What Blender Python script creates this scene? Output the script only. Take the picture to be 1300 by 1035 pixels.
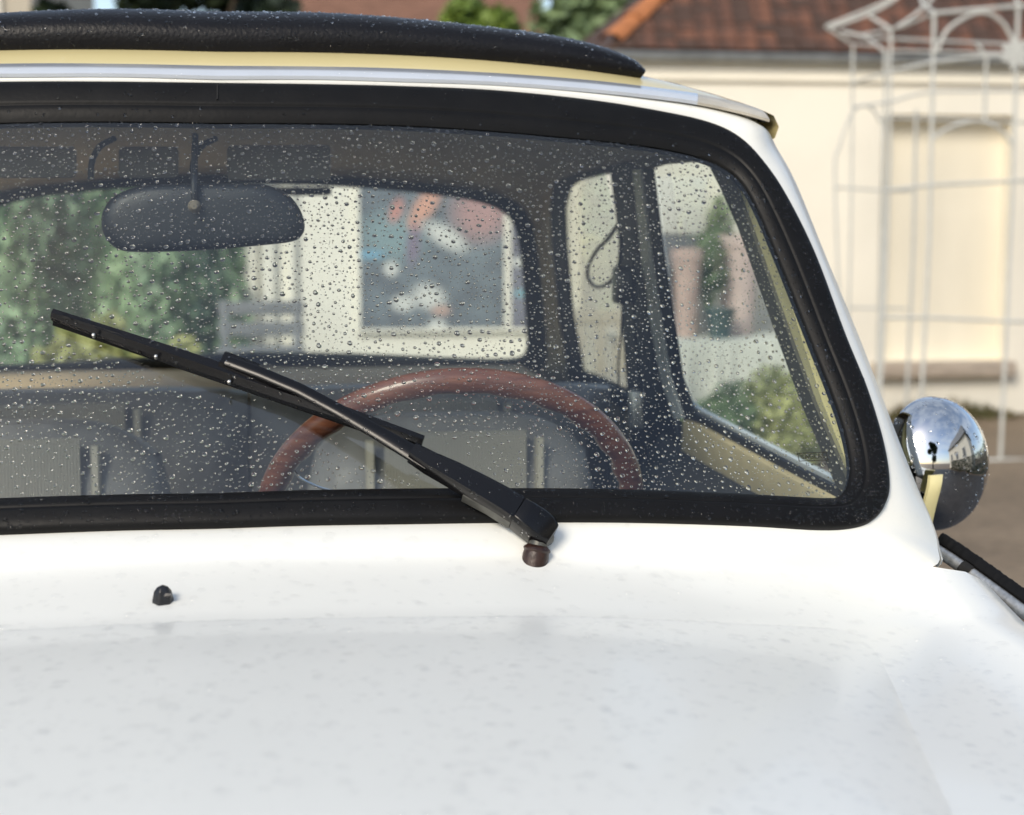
import bpy, bmesh, math, random
import numpy as np
from mathutils import Vector, Matrix

R = math.radians
rng = random.Random(11)
nrng = np.random.default_rng(5)
scene = bpy.context.scene
for _o in list(bpy.data.objects):
    bpy.data.objects.remove(_o)

# ------------------------------------------------------------------ camera
CAM = Vector((0.07, -1.40, 1.19))
YAW, PITCH, FPX = 8.0, 6.6, 2000.0
cam_d = bpy.data.cameras.new('camera')
cam_d.sensor_width = 36.0
cam_d.lens = 36.0 * FPX / 1300.0
cam_d.clip_start = 0.05
cam_d.clip_end = 600.0
cam_d.dof.use_dof = True
cam_d.dof.focus_distance = 1.46
cam_d.dof.aperture_fstop = 5.4
cam_d.dof.aperture_blades = 9
cam_o = bpy.data.objects.new('camera', cam_d)
cam_o.location = CAM
cam_o.rotation_euler = (R(90 - PITCH), 0, R(-YAW))
scene.collection.objects.link(cam_o)
scene.camera = cam_o

# ------------------------------------------------------------------ sky, sun, exposure
SUN_EL, SUN_AZ = 34.0, 214.0            # azimuth clockwise from +Y
world = bpy.data.worlds.new('World')
scene.world = world
world.use_nodes = True
wn, wl = world.node_tree.nodes, world.node_tree.links
wn.clear()
sky = wn.new('ShaderNodeTexSky')
sky.sky_type = 'NISHITA'
sky.sun_disc = False
sky.sun_elevation = R(SUN_EL)
sky.sun_rotation = R(SUN_AZ)
sky.air_density = 1.0
sky.dust_density = 1.1
sky.ozone_density = 1.0
bg = wn.new('ShaderNodeBackground')
bg.inputs['Strength'].default_value = 0.13
# thin broken cloud over the blue
tc = wn.new('ShaderNodeTexCoord')
mp = wn.new('ShaderNodeMapping')
mp.inputs['Scale'].default_value = (1.0, 1.0, 2.2)
nz = wn.new('ShaderNodeTexNoise')
nz.inputs['Scale'].default_value = 2.6
nz.inputs['Detail'].default_value = 7.0
nz.inputs['Roughness'].default_value = 0.55
rp = wn.new('ShaderNodeValToRGB')
rp.color_ramp.elements[0].position = 0.40
rp.color_ramp.elements[0].color = (0.12, 0.12, 0.12, 1)
rp.color_ramp.elements[1].position = 0.66
rp.color_ramp.elements[1].color = (0.52, 0.52, 0.52, 1)
mxw = wn.new('ShaderNodeMix')
mxw.data_type = 'RGBA'
mxw.inputs['B'].default_value = (5.2, 5.6, 6.0, 1)
wo = wn.new('ShaderNodeOutputWorld')
wl.new(tc.outputs['Generated'], mp.inputs['Vector'])
wl.new(mp.outputs['Vector'], nz.inputs['Vector'])
wl.new(nz.outputs['Fac'], rp.inputs['Fac'])
wl.new(rp.outputs['Color'], mxw.inputs['Factor'])
wl.new(sky.outputs['Color'], mxw.inputs['A'])
wl.new(mxw.outputs['Result'], bg.inputs['Color'])
wl.new(bg.outputs['Background'], wo.inputs['Surface'])

sun_d = bpy.data.lights.new('sun', 'SUN')
sun_d.energy = 2.1
sun_d.angle = R(22)
sun_d.color = (1.0, 0.90, 0.75)
sun_o = bpy.data.objects.new('sun', sun_d)
_a, _e = R(SUN_AZ), R(SUN_EL)
SUN_DIR = Vector((math.sin(_a) * math.cos(_e), math.cos(_a) * math.cos(_e), math.sin(_e)))
sun_o.rotation_euler = SUN_DIR.to_track_quat('Z', 'Y').to_euler()
sun_o.location = (-6, -8, 10)
scene.collection.objects.link(sun_o)

scene.view_settings.view_transform = 'Standard'
scene.view_settings.look = 'None'
scene.view_settings.gamma = 1.0
scene.view_settings.use_curve_mapping = False
scene.view_settings.exposure = 0.5
cy = scene.cycles
cy.use_denoising = True
cy.max_bounces = 14
cy.diffuse_bounces = 6
cy.glossy_bounces = 5
cy.transmission_bounces = 10
cy.transparent_max_bounces = 24
cy.caustics_reflective = False
cy.caustics_refractive = False
cy.sample_clamp_indirect = 8.0

# ------------------------------------------------------------------ pixel rays (1300 x 1035 photograph)
_y, _p = R(YAW), R(PITCH)
FWD = Vector((math.sin(_y) * math.cos(_p), math.cos(_y) * math.cos(_p), -math.sin(_p)))
RGT = Vector((math.cos(_y), -math.sin(_y), 0))
UPV = RGT.cross(FWD)
def ray(px, py):
    return (FWD + RGT * ((px - 650.0) / FPX) + UPV * ((517.5 - py) / FPX)).normalized()
def at_y(px, py, Y):
    d = ray(px, py)
    return CAM + d * ((Y - CAM.y) / d.y)
def at_z(px, py, Z):
    d = ray(px, py)
    return CAM + d * ((Z - CAM.z) / d.z)
def at_plane(px, py, P, N):
    d = ray(px, py)
    return CAM + d * ((Vector(P) - CAM).dot(Vector(N)) / d.dot(Vector(N)))
TAN = math.tan(R(55))
KX = 0.12
def ys(x, z, off=0.0):
    return off + (z - 0.95) / TAN + KX * x * x
def at_s(px, py, off=0.0):
    d = ray(px, py)
    t = 1.4
    for _ in range(30):
        P = CAM + d * t
        g = P.y - ys(P.x, P.z, off)
        dg = d.y - d.z / TAN - 2 * KX * P.x * d.x
        t -= g / dg
    return CAM + d * t
def s_normal(x):
    n = Vector((2 * KX * x, -1.0, 1.0 / TAN))
    return n.normalized()
def cr(pts, n):
    """Catmull-Rom through control points, n samples per span."""
    P = [Vector(p) for p in pts]
    out = []
    for i in range(len(P) - 1):
        p0 = P[i - 1] if i else P[0] * 2 - P[1]
        p1, p2 = P[i], P[i + 1]
        p3 = P[i + 2] if i + 2 < len(P) else P[-1] * 2 - P[-2]
        for k in range(n):
            t = k / n
            out.append(0.5 * ((2 * p1) + (p2 - p0) * t + (2 * p0 - 5 * p1 + 4 * p2 - p3) * t * t + (3 * p1 - p0 - 3 * p2 + p3) * t ** 3))
    out.append(P[-1].copy())
    return out
def mirror(pts):
    return [Vector((-p[0], p[1], p[2])) for p in pts]

# ------------------------------------------------------------------ materials
def new_mat(name):
    m = bpy.data.materials.new(name)
    m.use_nodes = True
    nt = m.node_tree
    return m, nt, nt.nodes['Principled BSDF'], nt.nodes['Material Output']
def mat(name, col, rough=0.5, var=0.0, vscale=8.0, bump=0.0, bscale=60.0, metal=0.0, coat=0.0, spec=0.5, col2=None, detail=5.0, stretch=(1, 1, 1), rvar=0.0, ramp=(0.35, 0.65), bdist=0.01):
    m, nt, b, o = new_mat(name)
    N, L = nt.nodes, nt.links
    b.inputs['Base Color'].default_value = (*col, 1)
    b.inputs['Roughness'].default_value = rough
    b.inputs['Metallic'].default_value = metal
    b.inputs['Coat Weight'].default_value = coat
    b.inputs['Coat Roughness'].default_value = 0.04
    b.inputs['Specular IOR Level'].default_value = spec
    t = N.new('ShaderNodeTexCoord')
    mpg = N.new('ShaderNodeMapping')
    mpg.inputs['Scale'].default_value = stretch
    L.new(t.outputs['Object'], mpg.inputs['Vector'])
    if var or col2:
        n = N.new('ShaderNodeTexNoise')
        n.inputs['Scale'].default_value = vscale
        n.inputs['Detail'].default_value = detail
        L.new(mpg.outputs['Vector'], n.inputs['Vector'])
        r = N.new('ShaderNodeValToRGB')
        c2 = col2 if col2 else tuple(max(0, c * (1 - var)) for c in col)
        r.color_ramp.elements[0].position = ramp[0]
        r.color_ramp.elements[1].position = ramp[1]
        r.color_ramp.elements[0].color = (*c2, 1)
        r.color_ramp.elements[1].color = (*col, 1)
        L.new(n.outputs['Fac'], r.inputs['Fac'])
        L.new(r.outputs['Color'], b.inputs['Base Color'])
    if rvar:
        n3 = N.new('ShaderNodeTexNoise')
        n3.inputs['Scale'].default_value = vscale * 1.7
        n3.inputs['Detail'].default_value = 4
        L.new(mpg.outputs['Vector'], n3.inputs['Vector'])
        mr = N.new('ShaderNodeMapRange')
        mr.inputs['To Min'].default_value = max(0.02, rough - rvar)
        mr.inputs['To Max'].default_value = rough + rvar
        L.new(n3.outputs['Fac'], mr.inputs['Value'])
        L.new(mr.outputs['Result'], b.inputs['Roughness'])
    if bump:
        n2 = N.new('ShaderNodeTexNoise')
        n2.inputs['Scale'].default_value = bscale
        n2.inputs['Detail'].default_value = 6
        L.new(mpg.outputs['Vector'], n2.inputs['Vector'])
        bp = N.new('ShaderNodeBump')
        bp.inputs['Strength'].default_value = bump
        bp.inputs['Distance'].default_value = bdist
        L.new(n2.outputs['Fac'], bp.inputs['Height'])
        L.new(bp.outputs['Normal'], b.inputs['Normal'])
    return m
def schlick(nt, f0, f90=1.0):
    N, L = nt.nodes, nt.links
    g = N.new('ShaderNodeNewGeometry')
    d = N.new('ShaderNodeVectorMath'); d.operation = 'DOT_PRODUCT'
    L.new(g.outputs['Incoming'], d.inputs[0]); L.new(g.outputs['Normal'], d.inputs[1])
    a = N.new('ShaderNodeMath'); a.operation = 'ABSOLUTE'
    L.new(d.outputs['Value'], a.inputs[0])
    s = N.new('ShaderNodeMath'); s.operation = 'SUBTRACT'; s.inputs[0].default_value = 1.0
    L.new(a.outputs[0], s.inputs[1])
    p = N.new('ShaderNodeMath'); p.operation = 'POWER'; p.inputs[1].default_value = 5.0
    L.new(s.outputs[0], p.inputs[0])
    ma = N.new('ShaderNodeMath'); ma.operation = 'MULTIPLY_ADD'
    ma.inputs[1].default_value = f90 - f0; ma.inputs[2].default_value = f0
    L.new(p.outputs[0], ma.inputs[0])
    return ma.outputs[0]
def pane_mat(name, tint=(0.9, 0.96, 0.93), f0=0.08, f90=1.0):
    """thin sheet of glass: lets the light straight through, mirrors by the angle of view"""
    m, nt, b, o = new_mat(name)
    nt.nodes.remove(b)
    tr = nt.nodes.new('ShaderNodeBsdfTransparent'); tr.inputs['Color'].default_value = (*tint, 1)
    gl = nt.nodes.new('ShaderNodeBsdfGlossy'); gl.inputs['Roughness'].default_value = 0.0
    mx = nt.nodes.new('ShaderNodeMixShader')
    nt.links.new(schlick(nt, f0, f90), mx.inputs['Fac'])
    nt.links.new(tr.outputs[0], mx.inputs[1]); nt.links.new(gl.outputs[0], mx.inputs[2])
    nt.links.new(mx.outputs[0], o.inputs['Surface'])
    return m
def water_mat(name):
    m, nt, b, o = new_mat(name)
    nt.nodes.remove(b)
    g = nt.nodes.new('ShaderNodeBsdfGlass')
    g.inputs['IOR'].default_value = 1.33; g.inputs['Roughness'].default_value = 0.0
    nt.links.new(g.outputs[0], o.inputs['Surface'])
    return m

M = {}
M['paint'] = mat('white_paint', (0.82, 0.825, 0.785), 0.30, var=0.05, vscale=3, bump=0.04, bscale=130, coat=0.12, rvar=0.06, bdist=0.004)
M['cream'] = mat('cream_paint', (0.70, 0.60, 0.31), 0.25, var=0.06, vscale=5, coat=0.5, bump=0.02, bscale=90, bdist=0.004)
M['rail_paint'] = mat('white_rail_paint', (0.56, 0.60, 0.66), 0.2, var=0.05, vscale=30, coat=0.8)
M['lip'] = mat('chalky_cream_paint', (0.55, 0.51, 0.43), 0.45, var=0.2, vscale=40, bump=0.2, bscale=120, bdist=0.003)
M['rubber'] = mat('black_rubber', (0.006, 0.006, 0.0065), 0.45, var=0.3, vscale=30, bump=0.10, bscale=220, rvar=0.1, bdist=0.002, spec=0.17)
M['rubber_dry'] = mat('aged_rubber', (0.016, 0.016, 0.016), 0.6, var=0.3, vscale=50, bump=0.15, bscale=300, bdist=0.002, spec=0.3)
M['vinyl_top'] = mat('black_roof_vinyl', (0.007, 0.007, 0.009), 0.36, var=0.25, vscale=22, bump=0.35, bscale=260, rvar=0.08, bdist=0.002, spec=0.22)
M['chrome'] = mat('chrome', (0.70, 0.71, 0.72), 0.03, metal=1.0, bump=0.01, bscale=14)
M['bright'] = mat('bright_trim', (0.80, 0.82, 0.84), 0.22, metal=1.0, var=0.1, vscale=60, bump=0.05, bscale=200, bdist=0.002)
M['pale_strip'] = mat('pale_grey_strip', (0.82, 0.85, 0.86), 0.35, var=0.1, vscale=30)
M['dull_chrome'] = mat('pitted_chrome', (0.70, 0.69, 0.66), 0.42, metal=1.0, var=0.35, vscale=140, bump=0.15, bscale=260, bdist=0.002)
M['wiper'] = mat('wiper_black', (0.004, 0.004, 0.005), 0.22, bump=0.05, bscale=160, bdist=0.001, spec=0.32)
M['wiper_grey'] = mat('worn_wiper_metal', (0.10, 0.10, 0.09), 0.4, metal=0.4, var=0.4, vscale=90)
M['rust'] = mat('rusty_spindle', (0.035, 0.014, 0.009), 0.4, var=0.5, vscale=150, bump=0.4, bscale=220, bdist=0.002)
M['plastic'] = mat('black_plastic', (0.010, 0.010, 0.012), 0.3, bump=0.05, bscale=100)
M['wood'] = mat('varnished_wood', (0.24, 0.085, 0.045), 0.32, col2=(0.13, 0.04, 0.022), vscale=26, detail=8, stretch=(1, 1, 6), coat=0.3)
M['alloy'] = mat('polished_alloy', (0.75, 0.75, 0.74), 0.18, metal=1.0, var=0.1, vscale=60)
M['lining'] = mat('taupe_headlining', (0.58, 0.50, 0.37), 0.85, var=0.15, vscale=20, bump=0.2, bscale=300, bdist=0.002)
M['dark_trim'] = mat('charcoal_trim', (0.022, 0.024, 0.028), 0.55, var=0.25, vscale=30, bump=0.15, bscale=240, bdist=0.002)
M['visor'] = mat('grey_visor_vinyl', (0.20, 0.18, 0.145), 0.6, var=0.15, vscale=30)
M['frame_cream'] = mat('pale_yellow_frame_paint', (0.86, 0.77, 0.40), 0.3, var=0.08, vscale=20, coat=0.3)
M['channel'] = mat('olive_window_channel', (0.085, 0.08, 0.06), 0.6, var=0.2, vscale=40)
M['vinyl'] = mat('grey_seat_vinyl', (0.33, 0.315, 0.30), 0.42, var=0.2, vscale=25, bump=0.15, bscale=260, bdist=0.002)
M['piping'] = mat('pale_piping', (0.66, 0.60, 0.48), 0.5)
M['shelf'] = mat('tan_shelf_cloth', (0.76, 0.57, 0.34), 0.8, var=0.2, vscale=30, bump=0.2, bscale=200)
M['trim_beige'] = mat('beige_door_vinyl', (0.72, 0.60, 0.36), 0.5, var=0.12, vscale=20, bump=0.1, bscale=200, bdist=0.002)
M['mirror_back'] = mat('grey_mirror_shell', (0.008, 0.009, 0.011), 0.45)
M['knob'] = mat('beige_knob', (0.20, 0.165, 0.12), 0.5)
M['tyre'] = mat('tyre', (0.02, 0.02, 0.02), 0.8, var=0.2, bump=0.2)
M['mark'] = mat('glass_etching', (0.02, 0.02, 0.018), 0.8)
M['screen'] = pane_mat('windscreen_glass', (0.93, 0.985, 0.985), 0.09)
M['side_glass'] = pane_mat('side_glass', (0.95, 0.985, 0.97), 0.075)
M['rear_glass'] = pane_mat('rear_glass', (0.96, 0.985, 0.97), 0.07)
M['water'] = water_mat('rain_water')
M['water_film'] = pane_mat('rain_water_on_paint', (1.0, 1.0, 1.0), 0.03, 0.25)
# corduroy cloth of the seat centres
def cord_mat():
    m, nt, b, o = new_mat('striped_seat_cloth')
    N, L = nt.nodes, nt.links
    t = N.new('ShaderNodeTexCoord')
    w = N.new('ShaderNodeTexWave'); w.wave_type = 'BANDS'; w.bands_direction = 'X'
    w.inputs['Scale'].default_value = 75.0
    w.inputs['Distortion'].default_value = 0.25
    L.new(t.outputs['Object'], w.inputs['Vector'])
    r = N.new('ShaderNodeValToRGB')
    r.color_ramp.elements[0].color = (0.42, 0.38, 0.31, 1)
    r.color_ramp.elements[1].color = (0.62, 0.57, 0.475, 1)
    L.new(w.outputs['Fac'], r.inputs['Fac'])
    L.new(r.outputs['Color'], b.inputs['Base Color'])
    b.inputs['Roughness'].default_value = 0.95
    bp = N.new('ShaderNodeBump'); bp.inputs['Strength'].default_value = 0.6; bp.inputs['Distance'].default_value = 0.004
    L.new(w.outputs['Fac'], bp.inputs['Height']); L.new(bp.outputs['Normal'], b.inputs['Normal'])
    return m
M['cord'] = cord_mat()
M['stucco'] = mat('cream_render', (0.88, 0.835, 0.72), 0.85, var=0.08, vscale=1.4, bump=0.15, bscale=60)
M['stucco_pale'] = mat('pale_render', (0.84, 0.82, 0.74), 0.85, var=0.07, vscale=2.0, bump=0.15, bscale=60)
M['stucco_yellow'] = mat('ochre_render', (0.87, 0.81, 0.665), 0.85, var=0.07, vscale=2.0, bump=0.15, bscale=60, stretch=(2, 1, 0.6))
M['zinc'] = mat('zinc_gutter', (0.42, 0.46, 0.50), 0.45, metal=0.6, var=0.3, vscale=12)
M['tile_a'] = mat('brown_clay', (0.15, 0.068, 0.043), 0.85, col2=(0.045, 0.027, 0.02), vscale=26, bump=0.3, bscale=60)
M['tile_b'] = mat('orange_clay', (0.21, 0.09, 0.052), 0.85, col2=(0.07, 0.036, 0.025), vscale=22, bump=0.3, bscale=60)
M['tile_c'] = mat('dark_clay', (0.085, 0.048, 0.034), 0.85, var=0.4, vscale=14, bump=0.3, bscale=60)
M['ridge'] = mat('bright_orange_clay', (0.46, 0.17, 0.06), 0.8, var=0.25, vscale=10)
M['far_roof'] = mat('pinkish_roof_clay', (0.23, 0.12, 0.08), 0.85, var=0.25, vscale=5, stretch=(1, 2, 2))
M['iron'] = mat('white_painted_iron', (0.56, 0.57, 0.54), 0.5, var=0.12, vscale=20)
M['ledge'] = mat('weathered_beam', (0.50, 0.42, 0.34), 0.8, var=0.3, vscale=6, stretch=(1, 5, 5))
M['leaf_dark'] = mat('dark_leaf', (0.035, 0.055, 0.022), 0.55, col2=(0.018, 0.028, 0.012), vscale=3)
M['leaf_mid'] = mat('mid_leaf', (0.20, 0.27, 0.12), 0.5, col2=(0.10, 0.15, 0.07), vscale=3)
M['leaf_bright'] = mat('bright_leaf', (0.17, 0.24, 0.035), 0.5, col2=(0.08, 0.13, 0.02), vscale=4)
M['leaf_yellow'] = mat('yellow_green_leaf', (0.55, 0.55, 0.22), 0.5, col2=(0.33, 0.35, 0.15), vscale=4)
M['hedge_leaf'] = mat('hedge_leaf', (0.34, 0.47, 0.27), 0.5, col2=(0.14, 0.21, 0.13), vscale=2.2, stretch=(1.5, 1, 0.5))
M['bark'] = mat('bark', (0.10, 0.075, 0.05), 0.9, var=0.4, vscale=10, bump=0.5, bscale=30)
M['house_wall'] = mat('beige_house_render', (0.50, 0.45, 0.36), 0.9, var=0.1, vscale=1)
M['terracotta'] = mat('pinkish_terracotta', (0.68, 0.50, 0.43), 0.8, var=0.2, vscale=10)
M['pink_cloth'] = mat('faded_pink_cloth', (0.74, 0.58, 0.53), 0.9, var=0.25, vscale=5)
M['green_glaze'] = mat('dark_green_glaze', (0.06, 0.11, 0.105), 0.3)
M['pale_wood'] = mat('limed_wood', (0.66, 0.60, 0.48), 0.7, var=0.15, vscale=8, stretch=(1, 1, 6))
M['slate'] = mat('slate_grey_board', (0.20, 0.21, 0.22), 0.7, var=0.2, vscale=6)
M['linen'] = mat('pale_linen', (0.76, 0.77, 0.68), 0.9, var=0.1, vscale=6)

# ------------------------------------------------------------------ mesh helpers
COL = scene.collection
class MB:
    def __init__(self):
        self.v, self.f = [], []
    def add(self, vs, fs):
        b = len(self.v)
        self.v += [tuple(v) for v in vs]
        self.f += [tuple(i + b for i in f) for f in fs]
    def loft(self, rows, closed=False, flip=False, cap=False):
        n = len(rows[0])
        vs = [p for r in rows for p in r]
        fs = []
        for i in range(len(rows) - 1):
            for j in range(n if closed else n - 1):
                k = (j + 1) % n
                q = (i * n + j, i * n + k, (i + 1) * n + k, (i + 1) * n + j)
                fs.append(q[::-1] if flip else q)
        if cap:
            fs.append(tuple(range(n))[::-1] if not flip else tuple(range(n)))
            l = (len(rows) - 1) * n
            fs.append(tuple(range(l, l + n)) if not flip else tuple(range(l, l + n))[::-1])
        self.add(vs, fs)
    def tube(self, path, r, n=8, cap=True):
        P = [Vector(p) for p in path]
        rows = []
        up = None
        for i, p in enumerate(P):
            t = (P[min(i + 1, len(P) - 1)] - P[max(i - 1, 0)]).normalized()
            if up is None:
                up = t.orthogonal().normalized()
            up = (up - t * up.dot(t)).normalized()
            s = t.cross(up)
            rr = r[i] if isinstance(r, (list, tuple)) else r
            rows.append([p + up * math.cos(2 * math.pi * k / n) * rr + s * math.sin(2 * math.pi * k / n) * rr for k in range(n)])
        self.loft(rows, closed=True, cap=cap)
    def sweep(self, path, sec, side, up, cap=True):
        """section points (a, b) placed at path + side*a + up*b; side and up one per path point"""
        rows = []
        for i, p in enumerate(path):
            s = side[i] if isinstance(side, list) else side
            u = up[i] if isinstance(up, list) else up
            sc = sec[i] if isinstance(sec[0], list) else sec
            rows.append([Vector(p) + Vector(s) * a + Vector(u) * b for a, b in sc])
        self.loft(rows, closed=True, cap=cap)
    def box(self, c, s, rot=None):
        vs = []
        for x in (-1, 1):
            for y in (-1, 1):
                for z in (-1, 1):
                    v = Vector((x * s[0] / 2, y * s[1] / 2, z * s[2] / 2))
                    if rot is not None:
                        v = rot @ v
                    vs.append(v + Vector(c))
        self.add(vs, [(0, 1, 3, 2), (4, 6, 7, 5), (0, 4, 5, 1), (2, 3, 7, 6), (0, 2, 6, 4), (1, 5, 7, 3)])
    def build(self, name, m, parent=None, smooth=True, angle=40, bevel=0.0, seg=2):
        me = bpy.data.meshes.new(name)
        me.from_pydata(self.v, [], self.f)
        me.update()
        bm = bmesh.new(); bm.from_mesh(me)
        bmesh.ops.remove_doubles(bm, verts=bm.verts, dist=1e-6)
        bmesh.ops.recalc_face_normals(bm, faces=bm.faces)
        if bevel:
            es = [e for e in bm.edges if len(e.link_faces) == 2 and e.calc_face_angle(0) > R(30)]
            bmesh.ops.bevel(bm, geom=es, offset=bevel, segments=seg, affect='EDGES', profile=0.5, clamp_overlap=True)
        bm.to_mesh(me); bm.free()
        if smooth:
            me.shade_smooth()
            me.set_sharp_from_angle(angle=R(angle))
        if m is not None:
            me.materials.append(m)
        o = bpy.data.objects.new(name, me)
        COL.objects.link(o)
        if parent is not None:
            o.parent = parent
            o.matrix_parent_inverse = parent.matrix_world.inverted()
        return o
def tag(o, label=None, cat=None, group=None, kind=None):
    if label: o['label'] = label
    if cat: o['category'] = cat
    if group: o['group'] = group
    if kind: o['kind'] = kind
    return o
def empty(name, loc, label, cat, group=None):
    o = bpy.data.objects.new(name, None)
    o.empty_display_size = 0.1
    COL.objects.link(o)
    o.location = loc
    bpy.context.view_layer.update()
    return tag(o, label, cat, group)
def extrude_poly(mb, pts, off):
    """closed polygon (list of 3D points) given thickness off (vector)"""
    n = len(pts)
    a = [Vector(p) for p in pts]; b = [p + Vector(off) for p in a]
    mb.add(a + b, [tuple(range(n)), tuple(range(n, 2 * n))[::-1]] + [(i, i + n, (i + 1) % n + n, (i + 1) % n) for i in range(n)])

# ================================================================== GROUND
def ground():
    m, nt, b, o = new_mat('wet_earth_and_gravel')
    N, L = nt.nodes, nt.links
    t = N.new('ShaderNodeTexCoord')
    n1 = N.new('ShaderNodeTexNoise'); n1.inputs['Scale'].default_value = 1.3; n1.inputs['Detail'].default_value = 8
    n2 = N.new('ShaderNodeTexNoise'); n2.inputs['Scale'].default_value = 22; n2.inputs['Detail'].default_value = 5
    L.new(t.outputs['Object'], n1.inputs['Vector']); L.new(t.outputs['Object'], n2.inputs['Vector'])
    r = N.new('ShaderNodeValToRGB')
    r.color_ramp.elements[0].position = 0.35; r.color_ramp.elements[0].color = (0.12, 0.086, 0.055, 1)
    r.color_ramp.elements[1].position = 0.66; r.color_ramp.elements[1].color = (0.26, 0.195, 0.13, 1)
    mx = N.new('ShaderNodeMix'); mx.inputs['Factor'].default_value = 0.5
    L.new(n1.outputs['Fac'], mx.inputs['A']); L.new(n2.outputs['Fac'], mx.inputs['B'])
    L.new(mx.outputs['Result'], r.inputs['Fac']); L.new(r.outputs['Color'], b.inputs['Base Color'])
    b.inputs['Roughness'].default_value = 0.7
    bp = N.new('ShaderNodeBump'); bp.inputs['Strength'].default_value = 0.5; bp.inputs['Distance'].default_value = 0.02
    L.new(n2.outputs['Fac'], bp.inputs['Height']); L.new(bp.outputs['Normal'], b.inputs['Normal'])
    mb = MB()
    xs = [-250, -60, -20] + [i * 0.8 - 12 for i in range(31)] + [20, 60, 250]
    yy = [-250, -60, -20] + [i * 0.8 - 12 for i in range(33)] + [20, 60, 250]
    rows = [[(x, y, (0.02 * math.sin(x * 1.7 + y) * math.sin(y * 1.3)) if abs(x) < 13 and abs(y) < 14 else 0.0) for x in xs] for y in yy]
    mb.loft(rows)
    g = mb.build('ground', m)
    tag(g, 'wet brown earth and gravel yard around the car', kind='structure')
ground()

def road():
    m = mat('dark_asphalt', (0.055, 0.05, 0.048), 0.6, var=0.35, vscale=3, bump=0.3, bscale=80, rvar=.15)
    mb = MB()
    xs = np.linspace(-14, 5.0, 20); yy = np.linspace(-7.5, 2.0, 12)
    rows = [[(x, y + .25 * math.sin(x * .9) * (y > 1.9), .028) for x in xs] for y in yy]
    mb.loft(rows)
    o = mb.build('road', m)
    tag(o, 'dark wet asphalt drive the car stands on', kind='structure')
road()

# ================================================================== BACKGROUND
def leaf_cloud(mb, blobs, count, size, r):
    tot = sum(b[1][0] * b[1][1] * b[1][2] for b in blobs)
    for c, rad in blobs:
        n = int(count * rad[0] * rad[1] * rad[2] / tot)
        for _ in range(n):
            d = Vector((r.gauss(0, 1), r.gauss(0, 1), r.gauss(0, 1))).normalized() * (r.random() ** 0.4)
            p = Vector(c) + Vector((d.x * rad[0], d.y * rad[1], d.z * rad[2]))
            u = Vector((r.gauss(0, 1), r.gauss(0, 1), r.gauss(0, 1))).normalized()
            w = u.orthogonal().normalized()
            s = size * r.uniform(0.6, 1.4)
            mb.add([p - u * s, p + w * s * .5, p + u * s, p - w * s * .5], [(0, 1, 2, 3)])
def tree(name, base, h, cw, leaf, label, seed, count=3500, size=0.09, crown_lo=0.3, group=None):
    r = random.Random(seed)
    base = Vector(base)
    t = empty(name, base, label, 'tree', group)
    mb = MB()
    top = base + Vector((r.uniform(-.2, .2), r.uniform(-.2, .2), h * 0.8))
    path = cr([base + Vector((0, 0, -.1)), base + Vector((r.uniform(-.1, .1), 0, h * .3)), top], 5)
    mb.tube(path, [0.035 * h * (1 - .8 * i / (len(path) - 1)) for i in range(len(path))], 8)
    for _ in range(7):
        a = r.uniform(0, 6.28); z0 = base + Vector((0, 0, h * r.uniform(.3, .6)))
        e = z0 + Vector((math.cos(a) * cw * .6, math.sin(a) * cw * .6, h * r.uniform(.1, .25)))
        mb.tube([z0, (z0 + e) / 2 + Vector((0, 0, .1)), e], [0.015 * h, 0.01 * h, 0.004 * h], 6)
    mb.build('trunk', M['bark'], t)
    blobs = []
    for _ in range(14):
        a = r.uniform(0, 6.28); q = r.uniform(0, .75) * cw
        z = r.uniform(crown_lo, .95)
        taper = 1.0 - .5 * abs(z - .6)
        blobs.append((base + Vector((math.cos(a) * q * taper, math.sin(a) * q * taper, h * z)), (cw * r.uniform(.3, .5), cw * r.uniform(.3, .5), cw * r.uniform(.25, .4))))
    mb = MB()
    leaf_cloud(mb, blobs, count, size, r)
    mb.build('crown', leaf, t, smooth=False)
    return t

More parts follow.
